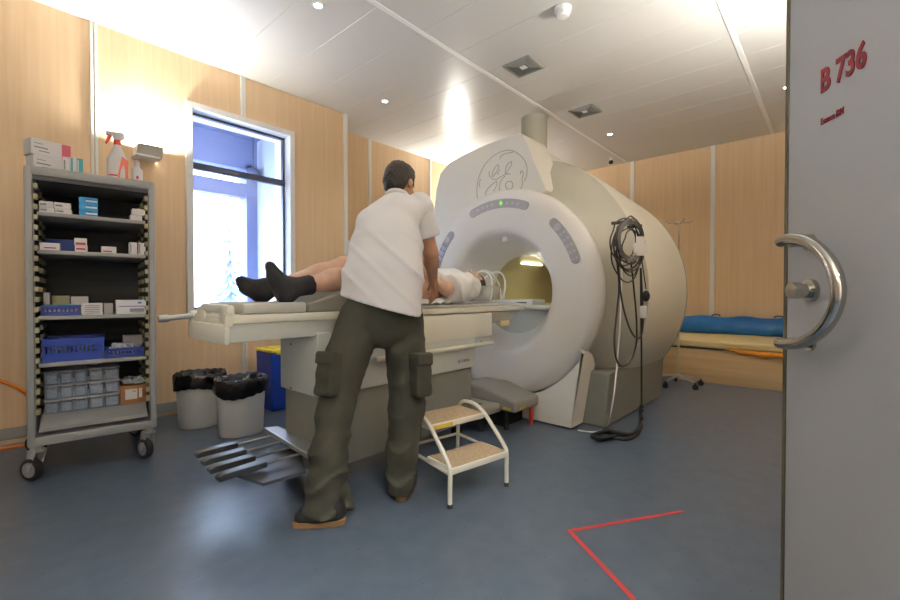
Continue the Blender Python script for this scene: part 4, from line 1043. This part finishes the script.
p = floor_pt(678, 385.5)
dx, dy = p.x, p.y
t = thing('drip_stand', (dx, dy, 0), 'slim drip stand on wheels between the scanner and the bench', 'drip stand')
bm = B(); cyl(bm, (dx, dy, .10), (dx, dy, 1.2), .0125, None, 14); obj('lower_pole', bm, 'ivpole', t)
bm = B(); cyl(bm, (dx, dy, 1.18), (dx, dy, 1.86), .009, None, 12); cyl(bm, (dx, dy, 1.16), (dx, dy, 1.22), .018, None, 12); obj('upper_pole', bm, 'steel', t)
bm = B()
for k in range(4):
    a = .6 + k * PI / 2; d = Vector((math.cos(a), math.sin(a), 0)); q = Vector((dx, dy, 1.85)); tube(bm, [q, q + d * .06 + Vector((0, 0, .012)), q + d * .12 + Vector((0, 0, .012)), q + d * .14 + Vector((0, 0, .04))], .005, 6, 4)
obj('hooks', bm, 'steel', t)
for k in range(5):
    a = .35 + k * 2 * PI / 5; d = Vector((math.cos(a), math.sin(a), 0)); q = Vector((dx, dy, .115))
    bm = B(); tube(bm, [q, q + d * .10 + Vector((0, 0, -.012)), q + d * .25 + Vector((0, 0, -.035))], [.016, .011], 8, 4); lg = obj('leg', bm, 'alu', t)
    c = q + d * .25; c.z = .03; n = Vector((-d.y, d.x, 0))
    bm = B(); cyl(bm, c - n * .014, c + n * .014, .03, None, 18); cyl(bm, (c.x, c.y, .03), (c.x, c.y, .08), .011); obj('caster', bm, 'black', lg)

# ================================================================== CABLES ON THE SIDE OF THE SCANNER
PY = 1.105
def cp(px, py, d=0.0): return onY(px, py, PY - d)
bm = B(); a = cp(624, 222); cyl(bm, (a.x, 1.19, a.z), (a.x, PY - .02, a.z), .012, None, 12); cyl(bm, (a.x, PY - .02, a.z), (a.x, PY - .025, a.z), .02, None, 14); a2 = cp(639, 226); cyl(bm, (a2.x, 1.19, a2.z), (a2.x, PY - .02, a2.z), .012, None, 12)
hk = obj('cable_hook', bm, 'darkgrey'); tag(hk, 'two dark hooks on the side of the scanner carrying the cables', 'hook')
bm = B(); rn = random.Random(11)
for k in range(9):
    cxp, cyp = 629 + rn.uniform(-4, 4), 245 + rn.uniform(-6, 8); rx, ry = 11 + rn.uniform(-4.5, 4), 24 + rn.uniform(-7, 7); dd = rn.uniform(0, .04)
    pts = [cp(cxp + rx * math.cos(a) + rn.uniform(-1.2, 1.2), cyp + ry * math.sin(a), dd + rn.uniform(-.006, .006)) for a in [i * 2 * PI / 14 + rn.random() * .1 for i in range(15)]]
    tube(bm, pts, .0052, 6, 3)
t = obj('cable_coil', bm, 'blackcable', smooth=True); tag(t, 'bundle of black cables coiled on the side of the scanner', 'cable')
bm = B(); rn = random.Random(4)
for k in range(3):
    pts = [cp(631 + (11 + k) * math.cos(a), 240 + (17 + 2 * k) * math.sin(a), .045) for a in [i * 2 * PI / 14 for i in range(15)]]
    tube(bm, pts, .0055, 6, 3)
t = obj('cable_coil', bm, 'greycable', smooth=True); tag(t, 'thicker grey cable loops lying over the black coil on the scanner', 'cable')
def cable(pts, r, m, label, d=.02):
    bm = B(); tube(bm, [cp(x, y, d) for x, y in pts], r, 8, 6); t = obj('hanging_cable', bm, m, smooth=True); return tag(t, label, 'cable')
cable([(616, 250), (619, 285), (617, 310), (614.5, 335), (615.5, 356), (621, 366), (630, 362), (636, 345), (636.5, 320), (634, 290), (631, 262)], .0065, 'blackcable', 'black cable hanging in the longest loop below the coil')
cable([(618, 262), (621, 295), (626, 318), (632, 333), (638, 338.5), (642, 333), (643, 315), (642, 290), (641, 268)], .0065, 'blackcable', 'black cable hanging in the shorter loop below the coil', .03)
bm = B(); e = cp(641.5, 418, .015)
tube(bm, [cp(640.5, 268, .015), cp(641, 310, .015), cp(641.5, 360, .015), cp(641.5, 400, .015), Vector((e.x, e.y, .09))], .0065, 8, 6)
t = obj('hanging_cable', bm, 'blackcable', smooth=True); tag(t, 'black cable hanging straight down to the coil on the floor', 'cable')
for z in (.10, .16, .19):
    bm = B(); cyl(bm, (e.x, e.y, z), (e.x, e.y, z + .02), .014, None, 12); obj('plug', bm, 'black', t)
bm = B()
fl = [(640.5, 418), (640, 425), (636, 433), (627, 437.5), (615, 436), (604, 434), (592, 438), (600, 441), (612, 439.5), (626, 441), (637, 436), (641.5, 428)]
P0 = [floor_pt(x, y) for x, y in fl]
tube(bm, [P0[0] + Vector((0, 0, .085))] + [q + Vector((0, 0, .016)) for q in P0[1:]], .014, 8, 6)
P1 = [floor_pt(x + 3, y + 1.2) for x, y in fl[2:9]]
tube(bm, [q + Vector((0, 0, .036)) for q in P1], .012, 8, 6)
t = obj('floor_cable', bm, 'black', smooth=True); tag(t, 'thick black cable coiled on the floor beside the scanner base', 'cable')
bm = B(); P2 = [cp(622, 262, .0), cp(621, 300, .0), cp(619, 340, .0), cp(616, 375, .02), cp(612.5, 404, .05)]
P2 += [floor_pt(x, y) + Vector((0, 0, .01)) for x, y in ((607, 427), (598, 432.5), (588, 433), (578, 431.5))]
tube(bm, P2, .005, 8, 6); t = obj('white_cable', bm, 'white_trim', smooth=True); tag(t, 'thin white cable running from the coil down to the scanner foot', 'cable')
bm = B(); tube(bm, [cp(641, 255, .05), cp(644, 275, .05), cp(646, 289, .05)], .004, 6, 5); t = obj('squeeze_bulb', bm, 'blackcable', smooth=True); tag(t, 'black rubber squeeze bulb hanging beside the cable coil', 'squeeze bulb')
bm = B(); ball(bm, cp(646, 296, .05), (.028, .028, .042), 16); obj('bulb', bm, 'black', t, smooth=True)
q = cp(643.5, 312, .05); bm = B(); box(bm, (q.x - .025, q.y - .02, q.z - .045), (q.x + .02, q.y + .02, q.z + .045), .008); t = obj('cable_connector', bm, 'white_trim'); tag(t, 'white box connector on the hanging cables below the squeeze bulb', 'connector')
q = cp(641, 245, .07); bm = B(); box(bm, (q.x - .04, q.y - .003, q.z - .075), (q.x + .03, q.y + .003, q.z + .06), .002, 1); box(bm, (q.x - .06, q.y - .0035, q.z - .055), (q.x + .05, q.y + .0025, q.z + .012), .002, 1); t = obj('paper_tag', bm, 'card_white'); rebase(t, q); t.rotation_euler.z = -.62; tag(t, 'white paper tag hanging in front of the cable coil', 'tag')

# ================================================================== RED TAPE ON THE FLOOR
def strip(a, b, w_):
    a = Vector(a); b = Vector(b); d = (b - a).normalized(); n = Vector((-d.y, d.x, 0)) * w_ / 2
    return [a - n, b - n, b + n, a + n]
A0, A1, A2 = floor_pt(682, 511.5), floor_pt(569.5, 531), floor_pt(640, 606)
bm = B(); prism(bm, strip(A0, A1, .02), (0, 0, .0012)); d_ = (A2 - A1).normalized(); prism(bm, strip(A1 - d_ * .008 + Vector((0, 0, .0003)), A1 + d_ * ((A2 - A1).length), .02), (0, 0, .0012))
for v in bm.verts: v.co.z += .0004
t = obj('floor_tape', bm, 'redtape'); tag(t, 'red tape angle stuck on the blue floor', 'floor marking')

# ================================================================== THE STANDING PERSON
def hand(wrist, d, palm, thumb, s=1.0, curl=.5, k=.010):
    """palm, four unequal bent fingers and a thumb; d along the hand, palm = side the fingers close to, thumb = side of the thumb"""
    d = Vector(d).normalized(); pn = Vector(palm); pn = (pn - d * pn.dot(d)).normalized(); th = Vector(thumb); th = (th - d * th.dot(d)); th = (th - pn * th.dot(pn)).normalized()
    W = Vector(wrist); out_ = [cap(W, W + d * .075 * s, .030 * s, .041 * s, .02, (pn, 2.1)), cap(W - d * .02, W + d * .02, .027 * s, .030 * s, .02, (pn, 1.4))]
    for i, (off, L, r) in enumerate(((.029, .070, .0088), (.010, .079, .0092), (-.010, .073, .0088), (-.029, .058, .008))):
        b = W + d * (.080 - .006 * abs(off) / .03) * s + th * off * s; c1 = curl + .06 * i; c2 = curl * 1.9 + .08 * i
        m_ = b + (d * math.cos(c1) + pn * math.sin(c1) + th * off * 1.6) * L * .5 * s; e = m_ + (d * math.cos(c2) + pn * math.sin(c2) + th * off) * L * .5 * s
        out_ += [cap(b - d * .02 * s, m_, r * 1.08 * s, r * s, k), cap(m_, e, r * s, r * .82 * s, .006)]
    b = W + d * .022 * s + th * .028 * s; m_ = b + (d * .62 + th * .7 + pn * .25) * .040 * s; e = m_ + (d * .85 + th * .30 + pn * .42) * .034 * s
    out_ += [cap(b - th * .01, m_, .0125 * s, .0105 * s, .014), cap(m_, e, .0105 * s, .0085 * s, .006)]
    return out_
def head_prims(c, hf, hu, s=1.0):
    hf = Vector(hf).normalized(); hu = (Vector(hu) - hf * Vector(hu).dot(hf)).normalized(); hr = hf.cross(hu)
    R_ = [[hr[i], hf[i], hu[i]] for i in range(3)]
    P = lambda r, f, u: Vector(c) + (hr * r + hf * f + hu * u) * s
    pr = [ell(P(0, -.008, .025), Vector((.074, .094, .088)) * s, .03, R_), ell(P(0, .028, -.045), Vector((.058, .066, .066)) * s, .03, R_), ell(P(0, .052, -.086), Vector((.030, .030, .022)) * s, .03, R_),
          cap(P(0, .085, .012), P(0, .112, -.030), .009 * s, .0145 * s, .014), ell(P(0, .103, -.031), Vector((.018, .012, .010)) * s, .008, R_),
          ell(P(0, .083, -.060), Vector((.025, .012, .0065)) * s, .006, R_), ell(P(0, .080, -.072), Vector((.021, .012, .007)) * s, .006, R_), ell(P(0, .076, .030), Vector((.055, .016, .011)) * s, .02, R_)]
    for s_ in (-1, 1): pr += [ell(P(s_ * .077, -.012, -.018), Vector((.011, .020, .031)) * s, .008, R_), ell(P(s_ * .04, .06, -.03), Vector((.022, .018, .02)) * s, .02, R_)]
    return pr, P, hr, hf, hu, R_
def cut_axis(P, ax, r):                        # clean edge of a sleeve, cuff or hem: removes what lies beyond P along ax, within r of P
    P = Vector(P); ax = Vector(ax).normalized()
    def f_(f, X, Y, Z):
        d = (X - P.x) * ax.x + (Y - P.y) * ax.y + (Z - P.z) * ax.z
        near = ((X - P.x) ** 2 + (Y - P.y) ** 2 + (Z - P.z) ** 2) < r * r
        return np.where(near, np.maximum(f, d), f)
    return f_
def cut_many(cuts, wr=None):
    def f_(f, X, Y, Z):
        if wr: f = f + wr(X, Y, Z)
        for c in cuts: f = c(f, X, Y, Z)
        return f
    return f_

z_ = Vector((0, 0, 1))
pel = at(383, 308, 2.20)
man = thing('person', (pel.x, pel.y, 0), 'standing person seen from behind in white shirt and olive cargo trousers, bending over the table', 'person')
bf = (F0 * .9 + RT * .3).normalized()
shL, shR = at(371, 221, 2.31), at(420, 208, 2.43)
neck = at(397, 200, 2.44); Hc = at(400, 184, 2.50)
elR, wrR = at(430.5, 252, 2.50), at(433, 282, 2.70)
elL, wrL = at(374, 262, 2.55), at(397, 286, 2.80)
hf = F0 * .88 + RT * .40 - z_ * .42
hp_, HP, hr, hf, hu, HR = head_prims(Hc, hf, z_ + F0 * .2, 1.0)
chest = at(391, 232, 2.37); waist = at(386, 280, 2.24)
hipL, hipR = at(360, 320, 2.2), at(404, 322, 2.26)
kL, kR = at(335, 412, 2.05), at(406.5, 405, 2.22)
aL, aR = at(324, 490, 1.98), at(400.5, 474, 2.20)
body = hp_ + [cap(neck - z_ * .03, HP(0, -.02, -.06), .060, .055, .03),
    cap(waist, chest, .12, .12, .05, (bf, 1.5)), cap(chest, (shL + shR) / 2, .12, .08, .05, (bf, 1.4)), cap(shL, shR, .050, .050, .05), cap(pel, waist, .14, .13, .06, (bf, 1.4)),
    cap(shR, elR, .052, .042, .03), cap(elR, elR.lerp(wrR, .35), .042, .043, .02), cap(elR.lerp(wrR, .3), wrR, .043, .027, .02),
    cap(shL, elL, .052, .042, .03), cap(elL, elL.lerp(wrL, .35), .042, .043, .02), cap(elL.lerp(wrL, .3), wrL, .043, .027, .02),
    cap(hipL, kL, .085, .055, .04), cap(kL, aL, .055, .042, .03), cap(hipR, kR, .085, .055, .04), cap(kR, aR, .055, .042, .03)]
body += hand(wrR, (wrR - elR) * .5 + F0 * .02 - z_ * .16 + RT * .03, -F0 * .2 - RT * .9 - z_ * .3, F0 * .9 - RT * .4 + z_ * .1, 1.0, .35)
body += hand(wrL, (wrL - elL) + F0 * .1 - z_ * .1, -z_, RT, 1.0, .3)
blend_mesh('body', body, .0062, 'skin', man)
def hair_post(f, X, Y, Z):
    dx_, dy_, dz_ = X - Hc.x, Y - Hc.y, Z - Hc.z
    F_ = dx_ * hf.x + dy_ * hf.y + dz_ * hf.z; U_ = dx_ * hu.x + dy_ * hu.y + dz_ * hu.z; R_ = np.abs(dx_ * hr.x + dy_ * hr.y + dz_ * hr.z)
    f = f + .0035 * np.sin(F_ * 170 + U_ * 60) * np.sin(R_ * 150 + U_ * 110)
    face = np.minimum(F_ - .045, .058 - U_)                  # inside the face area: both positive
    ear = np.minimum(F_ + .03, -.004 - U_)
    f = np.maximum(f, np.minimum(face, .03)); f = np.maximum(f, np.minimum(ear, .03))
    return np.maximum(f, -.085 - U_)
blend_mesh('hair', [ell(HP(0, -.014, .030), (.083, .104, .098), .02, HR), ell(HP(0, -.045, -.03), (.070, .066, .075), .03, HR), ell(HP(0, .03, .095), (.06, .065, .035), .03, HR)], .006, 'hair', man, hair_post)
for s_ in (-1, 1):
    bm = B(); ball(bm, HP(s_ * .032, .0745, .010), .0118, 12); ey = obj('eye', bm, 'eye', man, smooth=True)
    bm = B(); ball(bm, HP(s_ * .032, .0825, .009), .0052, 10); obj('iris', bm, 'hair', ey, smooth=True)
# shirt
hemL, hemR = at(338, 296, 2.12), at(424.5, 318, 2.24)
hn = (hemR - hemL).cross(bf + z_ * -.1).normalized()
if hn.z > 0: hn = -hn
slR = shR.lerp(elR, .66); slL = shL.lerp(elL, .66)
def hem_cut(f, X, Y, Z): return np.maximum(f, (X - hemL.x) * hn.x + (Y - hemL.y) * hn.y + (Z - hemL.z) * hn.z)
def shirt_wr(X, Y, Z):
    r = X * RT.x + Y * RT.y; g = X * F0.x + Y * F0.y
    a = np.sin(44 * (Z + .85 * r) + 2.2 * np.sin(7 * r + 3 * Z) + 6 * g); b = np.sin(27 * (Z + .55 * r) + 1.3 + 3 * np.sin(5 * Z))
    c = (1 - np.abs(np.sin(17 * (Z + .72 * r) + 1.1 * np.sin(6 * r + 2 * Z) + 3 * g))) ** 3
    return .0012 * a + .0016 * b * np.clip((1.40 - Z) * 4, 0, 1) - .010 * c * np.clip((1.45 - Z) * 6, 0, 1)
shirt = [cap(at(377, 326, 2.18), waist + RT * -.020, .226, .208, .05, (bf, 1.42)), cap(waist + RT * -.020, at(386, 248, 2.30), .208, .188, .05, (bf, 1.42)), cap(at(386, 248, 2.30), at(392, 224, 2.38), .186, .150, .06, (bf, 1.35)),
         cap(shL, shR, .068, .078, .06), cap((shL + shR) / 2, neck - z_ * .02, .10, .066, .05)]
sh_o = blend_mesh('shirt', shirt, .0085, 'shirt', man, cut_many([hem_cut, cut_axis(neck + (Hc - neck) * .28, Hc - neck, .12)], shirt_wr))
for s0_, s1_, e_, ra_, rb_ in ((shR, slR, elR, .073, .077), (shL, slL, elL, .058, .072)):
    blend_mesh('sleeve', [cap(s0_ - (s1_ - s0_) * .1, s1_ + (s1_ - s0_) * .3, ra_, rb_, .02)], .007, 'shirt', sh_o, cut_many([cut_axis(s1_, e_ - s0_, .2)], shirt_wr))
# collar
bm = B(); cn = (Hc - neck).normalized(); u_, v_ = frame_of(cn); c0 = neck + cn * .012; rings = []
for h, r in ((-.02, .078), (.012, .071), (.014, .067), (-.02, .070)):
    rings.append([bm.verts.new(c0 + cn * h + (u_ * math.cos(a) + v_ * math.sin(a)) * r) for a in [k * 2 * PI / 32 for k in range(32)]])
rings.append(rings[0])
for a, b in zip(rings, rings[1:]):
    for k in range(32): bm.faces.new((a[k], a[(k + 1) % 32], b[(k + 1) % 32], b[k]))
obj('collar', bm, 'shirt', man, smooth=True)
# trousers
def trs_wr(X, Y, Z):
    r = X * RT.x + Y * RT.y; g = X * F0.x + Y * F0.y
    lowk = np.clip((.55 - Z) * 3, 0, 1)
    c = (1 - np.abs(np.sin(19 * (Z + .5 * r) + 1.6 * np.sin(17 * r) + 4 * g))) ** 3
    return -.013 * c * (.35 + lowk) + .0022 * np.sin(46 * Z + 26 * r + 2 * np.sin(14 * r)) * (0.25 + 1.3 * lowk) + .0020 * np.sin(83 * Z - 40 * r + 9 * g) * (.3 + lowk)
tro = [cap(at(366, 316, 2.19), at(400, 318, 2.24), .122, .122, .03, (bf, 1.15)), cap(pel - z_ * .04, pel + z_ * .05, .165, .155, .05, (bf, 1.35)),
       cap(at(360, 322, 2.19), at(347, 358, 2.12), .112, .106, .014), cap(at(347, 358, 2.12), kL, .106, .080, .014), cap(kL, at(329, 455, 2.01), .078, .084, .04), cap(at(329, 455, 2.01), at(321.5, 512, 1.97), .086, .080, .02),
       cap(at(403, 324, 2.25), at(406, 358, 2.24), .108, .102, .014), cap(at(406, 358, 2.24), at(407, 410, 2.22), .102, .086, .014), cap(at(406.5, 410, 2.22), at(402, 452, 2.21), .086, .076, .04), cap(at(402, 452, 2.21), at(400, 502, 2.2), .076, .064, .03),
       cap(at(342, 478, 2.03), at(346, 510, 2.02), .024, .034, .03)]
def floor_cut(zc):
    return lambda f, X, Y, Z: np.maximum(f, zc - Z + .010 * np.sin(6 * (X * RT.x + Y * RT.y)))
tr_o = blend_mesh('trousers', tro, .0095, 'olive', man, cut_many([floor_cut(.05)], trs_wr))
def axes(zd, vd):                             # box axes: z along zd, y towards vd
    zd = Vector(zd).normalized(); yd = Vector(vd); yd = (yd - zd * yd.dot(zd)).normalized(); xd = yd.cross(zd)
    return [[xd[i], yd[i], zd[i]] for i in range(3)]
for top, bot, vd, hw in ((at(331, 352, 2.02), at(326.5, 396, 1.985), -F0 - RT * .55, .052), (at(420, 353, 2.15), at(421, 397, 2.14), -F0 * .8 + RT * .7, .047)):
    A_ = axes(top - bot, vd); L_ = (top - bot).length; off = Vector((A_[0][1], A_[1][1], A_[2][1])) * .0
    pk = blend_mesh('cargo_pocket', [rbox(bot.lerp(top, .46) + off, (hw, .040, L_ * .46), A_, .016)], .007, 'olive_d', tr_o, lambda f, X, Y, Z: f + .0022 * np.sin(70 * Z + 30 * X))
    yd_ = Vector((A_[0][1], A_[1][1], A_[2][1]))
    blend_mesh('pocket_flap', [rbox(bot.lerp(top, .86) + yd_ * .006, (hw * 1.06, .041, L_ * .15), A_, .010)], .006, 'olive_d', tr_o)
# shoes
def shoe(heel, toe):
    heel = Vector(heel); toe = Vector(toe); d = (toe - heel).normalized(); n = Vector((-d.y, d.x, 0)); L = (toe - heel).length; zz = lambda p, z: Vector((p.x, p.y, z))
    up_ = [cap(zz(heel + d * .045, .06), zz(heel + d * .12, .05), .044, .042, .03), cap(zz(heel + d * .12, .05), zz(toe - d * .05, .035), .044, .042, .04, (z_, 1.15)), cap(zz(heel + d * .055, .07), zz(heel + d * .06, .12), .045, .048, .03)]
    s = blend_mesh('shoe', up_, .007, 'shoe', man, lambda f, X, Y, Z: np.maximum(f, .022 - Z))
    pts = []
    for i in range(28):
        a = i * 2 * PI / 28; t_ = .5 + .5 * math.cos(a); wd = (.036 + .014 * t_) * math.sin(a)
        e = 1 if math.cos(a) > 0 else -1
        u = e * abs(math.cos(a)) ** .6
        pts.append(zz(heel + d * (L * (.5 + .5 * u)) + n * math.copysign(abs(math.sin(a)) ** .6, math.sin(a)) * (.038 + .008 * (u + 1) / 2), 0.001))
    bm = B(); prism(bm, pts, (0, 0, .028)); obj('sole', bm, 'sole', s, bev=.004)
h0 = floor_pt(346, 523); t0 = floor_pt(293, 525)
shoe(h0, h0 + (t0 - h0).normalized() * .24)
h1 = floor_pt(400.5, 502.5); shoe(h1, h1 + (F0 * .97 + RT * .12).normalized() * .275)

# ================================================================== THE LYING PERSON
pat = thing('person', (2.0, 2.22, .978), 'person in white gown and black socks lying on the patient table, head in the bore', 'person')
V = Vector
pc = V((2.77, 2.22, 1.125))
hp_, HP2, hr2, hf2, hu2, HR2 = head_prims(pc, V((-.12, 0, 1)), V((1, 0, .1)), 1.0)
legN = (V((1.08, 2.10, 1.065)), V((1.52, 2.11, 1.165)), V((1.95, 2.13, 1.10)))
legF = (V((1.06, 2.31, 1.06)), V((1.60, 2.34, 1.225)), V((1.95, 2.31, 1.10)))
shN, shF = V((2.48, 2.06, 1.10)), V((2.48, 2.38, 1.10))
elN, wrN = V((2.20, 2.005, 1.085)), V((2.03, 2.13, 1.235))
elF, wrF = V((2.20, 2.43, 1.085)), V((2.0, 2.32, 1.24))
pb = hp_ + [cap(V((2.54, 2.22, 1.10)), HP2(0, -.02, -.06), .058, .055, .03), cap(V((1.97, 2.22, 1.09)), V((2.2, 2.22, 1.09)), .165, .155, .05, (z_, 1.5)), cap(V((2.2, 2.22, 1.09)), V((2.44, 2.22, 1.095)), .155, .17, .05, (z_, 1.45)), cap(shN, shF, .06, .06, .05)]
for a_, k_, h_ in (legN, legF): pb += [cap(h_, k_, .085, .060, .04), cap(k_, k_.lerp(a_, .35), .058, .057, .03), cap(k_.lerp(a_, .3), a_, .057, .036, .03), cap(a_, a_ + V((0, 0, -.012)), .034, .032, .02)]
for s0, e0, w0, sg in ((shN, elN, wrN, 1), (shF, elF, wrF, -1)):
    pb += [cap(s0, e0, .050, .042, .03), cap(e0, w0, .044, .028, .02)] + hand(w0, (w0 - e0) + V((0, .06 * sg, -.13)), -z_ - V((0, .2 * sg, 0)), V((.3, .8 * sg, 0)) if False else V((1, .3 * sg, .2)), .95, .3)
blend_mesh('body', pb, .0068, 'skin2', pat)
def hair2(f, X, Y, Z):
    dx_, dy_, dz_ = X - pc.x, Y - pc.y, Z - pc.z
    F_ = dx_ * hf2.x + dy_ * hf2.y + dz_ * hf2.z; U_ = dx_ * hu2.x + dy_ * hu2.y + dz_ * hu2.z
    f = np.maximum(f, np.minimum(np.minimum(F_ - .035, .058 - U_), .03)); f = np.maximum(f, np.minimum(np.minimum(F_ + .03, -.0 - U_), .03))
    return np.maximum(f, -.08 - U_)
blend_mesh('hair', [ell(HP2(0, -.010, .030), (.081, .101, .094), .02, HR2)], .0065, 'hair', pat, hair2)
for s_ in (-1, 1):
    bm = B(); ball(bm, HP2(s_ * .032, .0745, .010), .0118, 12); ey = obj('eye', bm, 'eye', pat, smooth=True)
    bm = B(); ball(bm, HP2(s_ * .032, .0825, .009), .0052, 10); obj('iris', bm, 'hair', ey, smooth=True)
def gown_wr(X, Y, Z): return -.010 * (1 - np.abs(np.sin(15 * X + 11 * Z + 1.5 * np.sin(14 * Y)))) ** 3 + .003 * np.sin(30 * X + 16 * Y + 2 * np.sin(12 * Y)) + .004 * np.sin(47 * X - 35 * Z)
gw = [cap(V((1.80, 2.22, 1.10)), V((2.2, 2.22, 1.10)), .20, .185, .05, (z_, 1.5)), cap(V((2.2, 2.22, 1.10)), V((2.46, 2.22, 1.11)), .185, .185, .05, (z_, 1.4)), cap(shN, shF, .085, .085, .05),
      cap(shN + V((.02, -.005, .0)), V((2.18, 2.00, 1.085)), .095, .098, .03), cap(shF + V((.02, 0, 0)), V((2.2, 2.42, 1.09)), .09, .085, .03)]
def gown_cut(f, X, Y, Z):
    f = np.maximum(f, 1.78 - X); f = np.maximum(f, .981 - Z)
    near = (Y < 2.105) & (X < 2.27); f = np.where(near & (Y < 2.10), np.maximum(f, 2.25 - X), f)
    far = (Y > 2.36); return np.where(far, np.maximum(f, 2.25 - X), f)
blend_mesh('gown', gw, .008, 'gown', pat, cut_many([gown_cut], gown_wr))
for (c0, hl, bl_, to, wdir) in ((V((1.235, 2.105, 1.100)), V((1.085, 2.10, 1.050)), V((1.040, 2.10, 1.120)), V((1.012, 2.10, 1.180)), V((0, 1, 0))), (V((1.20, 2.315, 1.100)), V((1.055, 2.31, 1.052)), V((.985, 2.295, 1.085)), V((.95, 2.285, 1.115)), V((0, 1, 0)))):
    fn = (to - hl).normalized().cross(wdir)
    an = V((hl.x + .03, hl.y, hl.z + .03))
    sk_ = [cap(c0 + (c0 - an) * .2, an, .056, .047, .03), cap(an, hl, .044, .046, .03), cap(hl, bl_, .046, .046, .04, (fn, 1.25)), cap(an, bl_, .040, .036, .04), cap(bl_, to, .046, .036, .03, (fn, 1.45))]
    blend_mesh('sock', sk_, .0065, 'sock', pat, cut_many([cut_axis(c0, c0 - an, .12)]))

# head holder with clear hoops, crumpled sheet
t = thing('head_holder', (2.83, 2.22, .978), 'pale clear head holder with hoops around the head of the lying person', 'head holder')
bm = B(); n_ = 20
ra = []; rb = []
for i in range(n_ + 1):
    a = PI + PI * i / n_; y, z = .15 * math.cos(a), .13 * math.sin(a)
    ra.append((y, z)); 
for X0, X1 in ((2.62, 2.96),):
    P_ = [V((X0, 2.22 + y, 1.115 + z)) for y, z in ra] + [V((X0, 2.22 + y * .93, 1.115 + z * .9)) for y, z in ra[::-1]]
    prism(bm, P_, (X1 - X0, 0, 0))
obj('trough', bm, 'clearplastic', t)
for X0, lean, zt in ((2.80, .10, 1.235), (2.95, -.03, 1.245), (2.98, .12, 1.24)):
    bm = B(); P_ = []
    for i in range(13):
        a = PI * i / 12; P_.append(V((X0 + lean * math.sin(a), 2.22 - .15 * math.cos(a), 1.0 + (zt - 1.0) * math.sin(a) ** .8)))
    tube(bm, P_, .009, 8, 4); obj('hoop', bm, 'frame_white', t, smooth=True)
bm = B(); bmesh.ops.create_grid(bm, x_segments=44, y_segments=22, size=.5)
for v in bm.verts:
    x, y = v.co.x, v.co.y; v.co = V((2.17 + x * .36, 2.055 + y * .13, .985 + .016 * abs(math.sin(x * 14 + 3 * y)) * (1 - abs(2 * x) ** 3) + .013 * (1 + math.sin(x * 23 + y * 11)) * (1 - abs(2 * y) ** 2)))
r = bmesh.ops.extrude_face_region(bm, geom=bm.faces[:])
for v in [g for g in r['geom'] if isinstance(g, bmesh.types.BMVert)]: v.co.z -= .005
t = obj('crumpled_sheet', bm, 'sheet', smooth=True); rebase(t, (2.17, 2.055, .98)); tag(t, 'crumpled white sheet under the hand of the standing person', 'sheet')
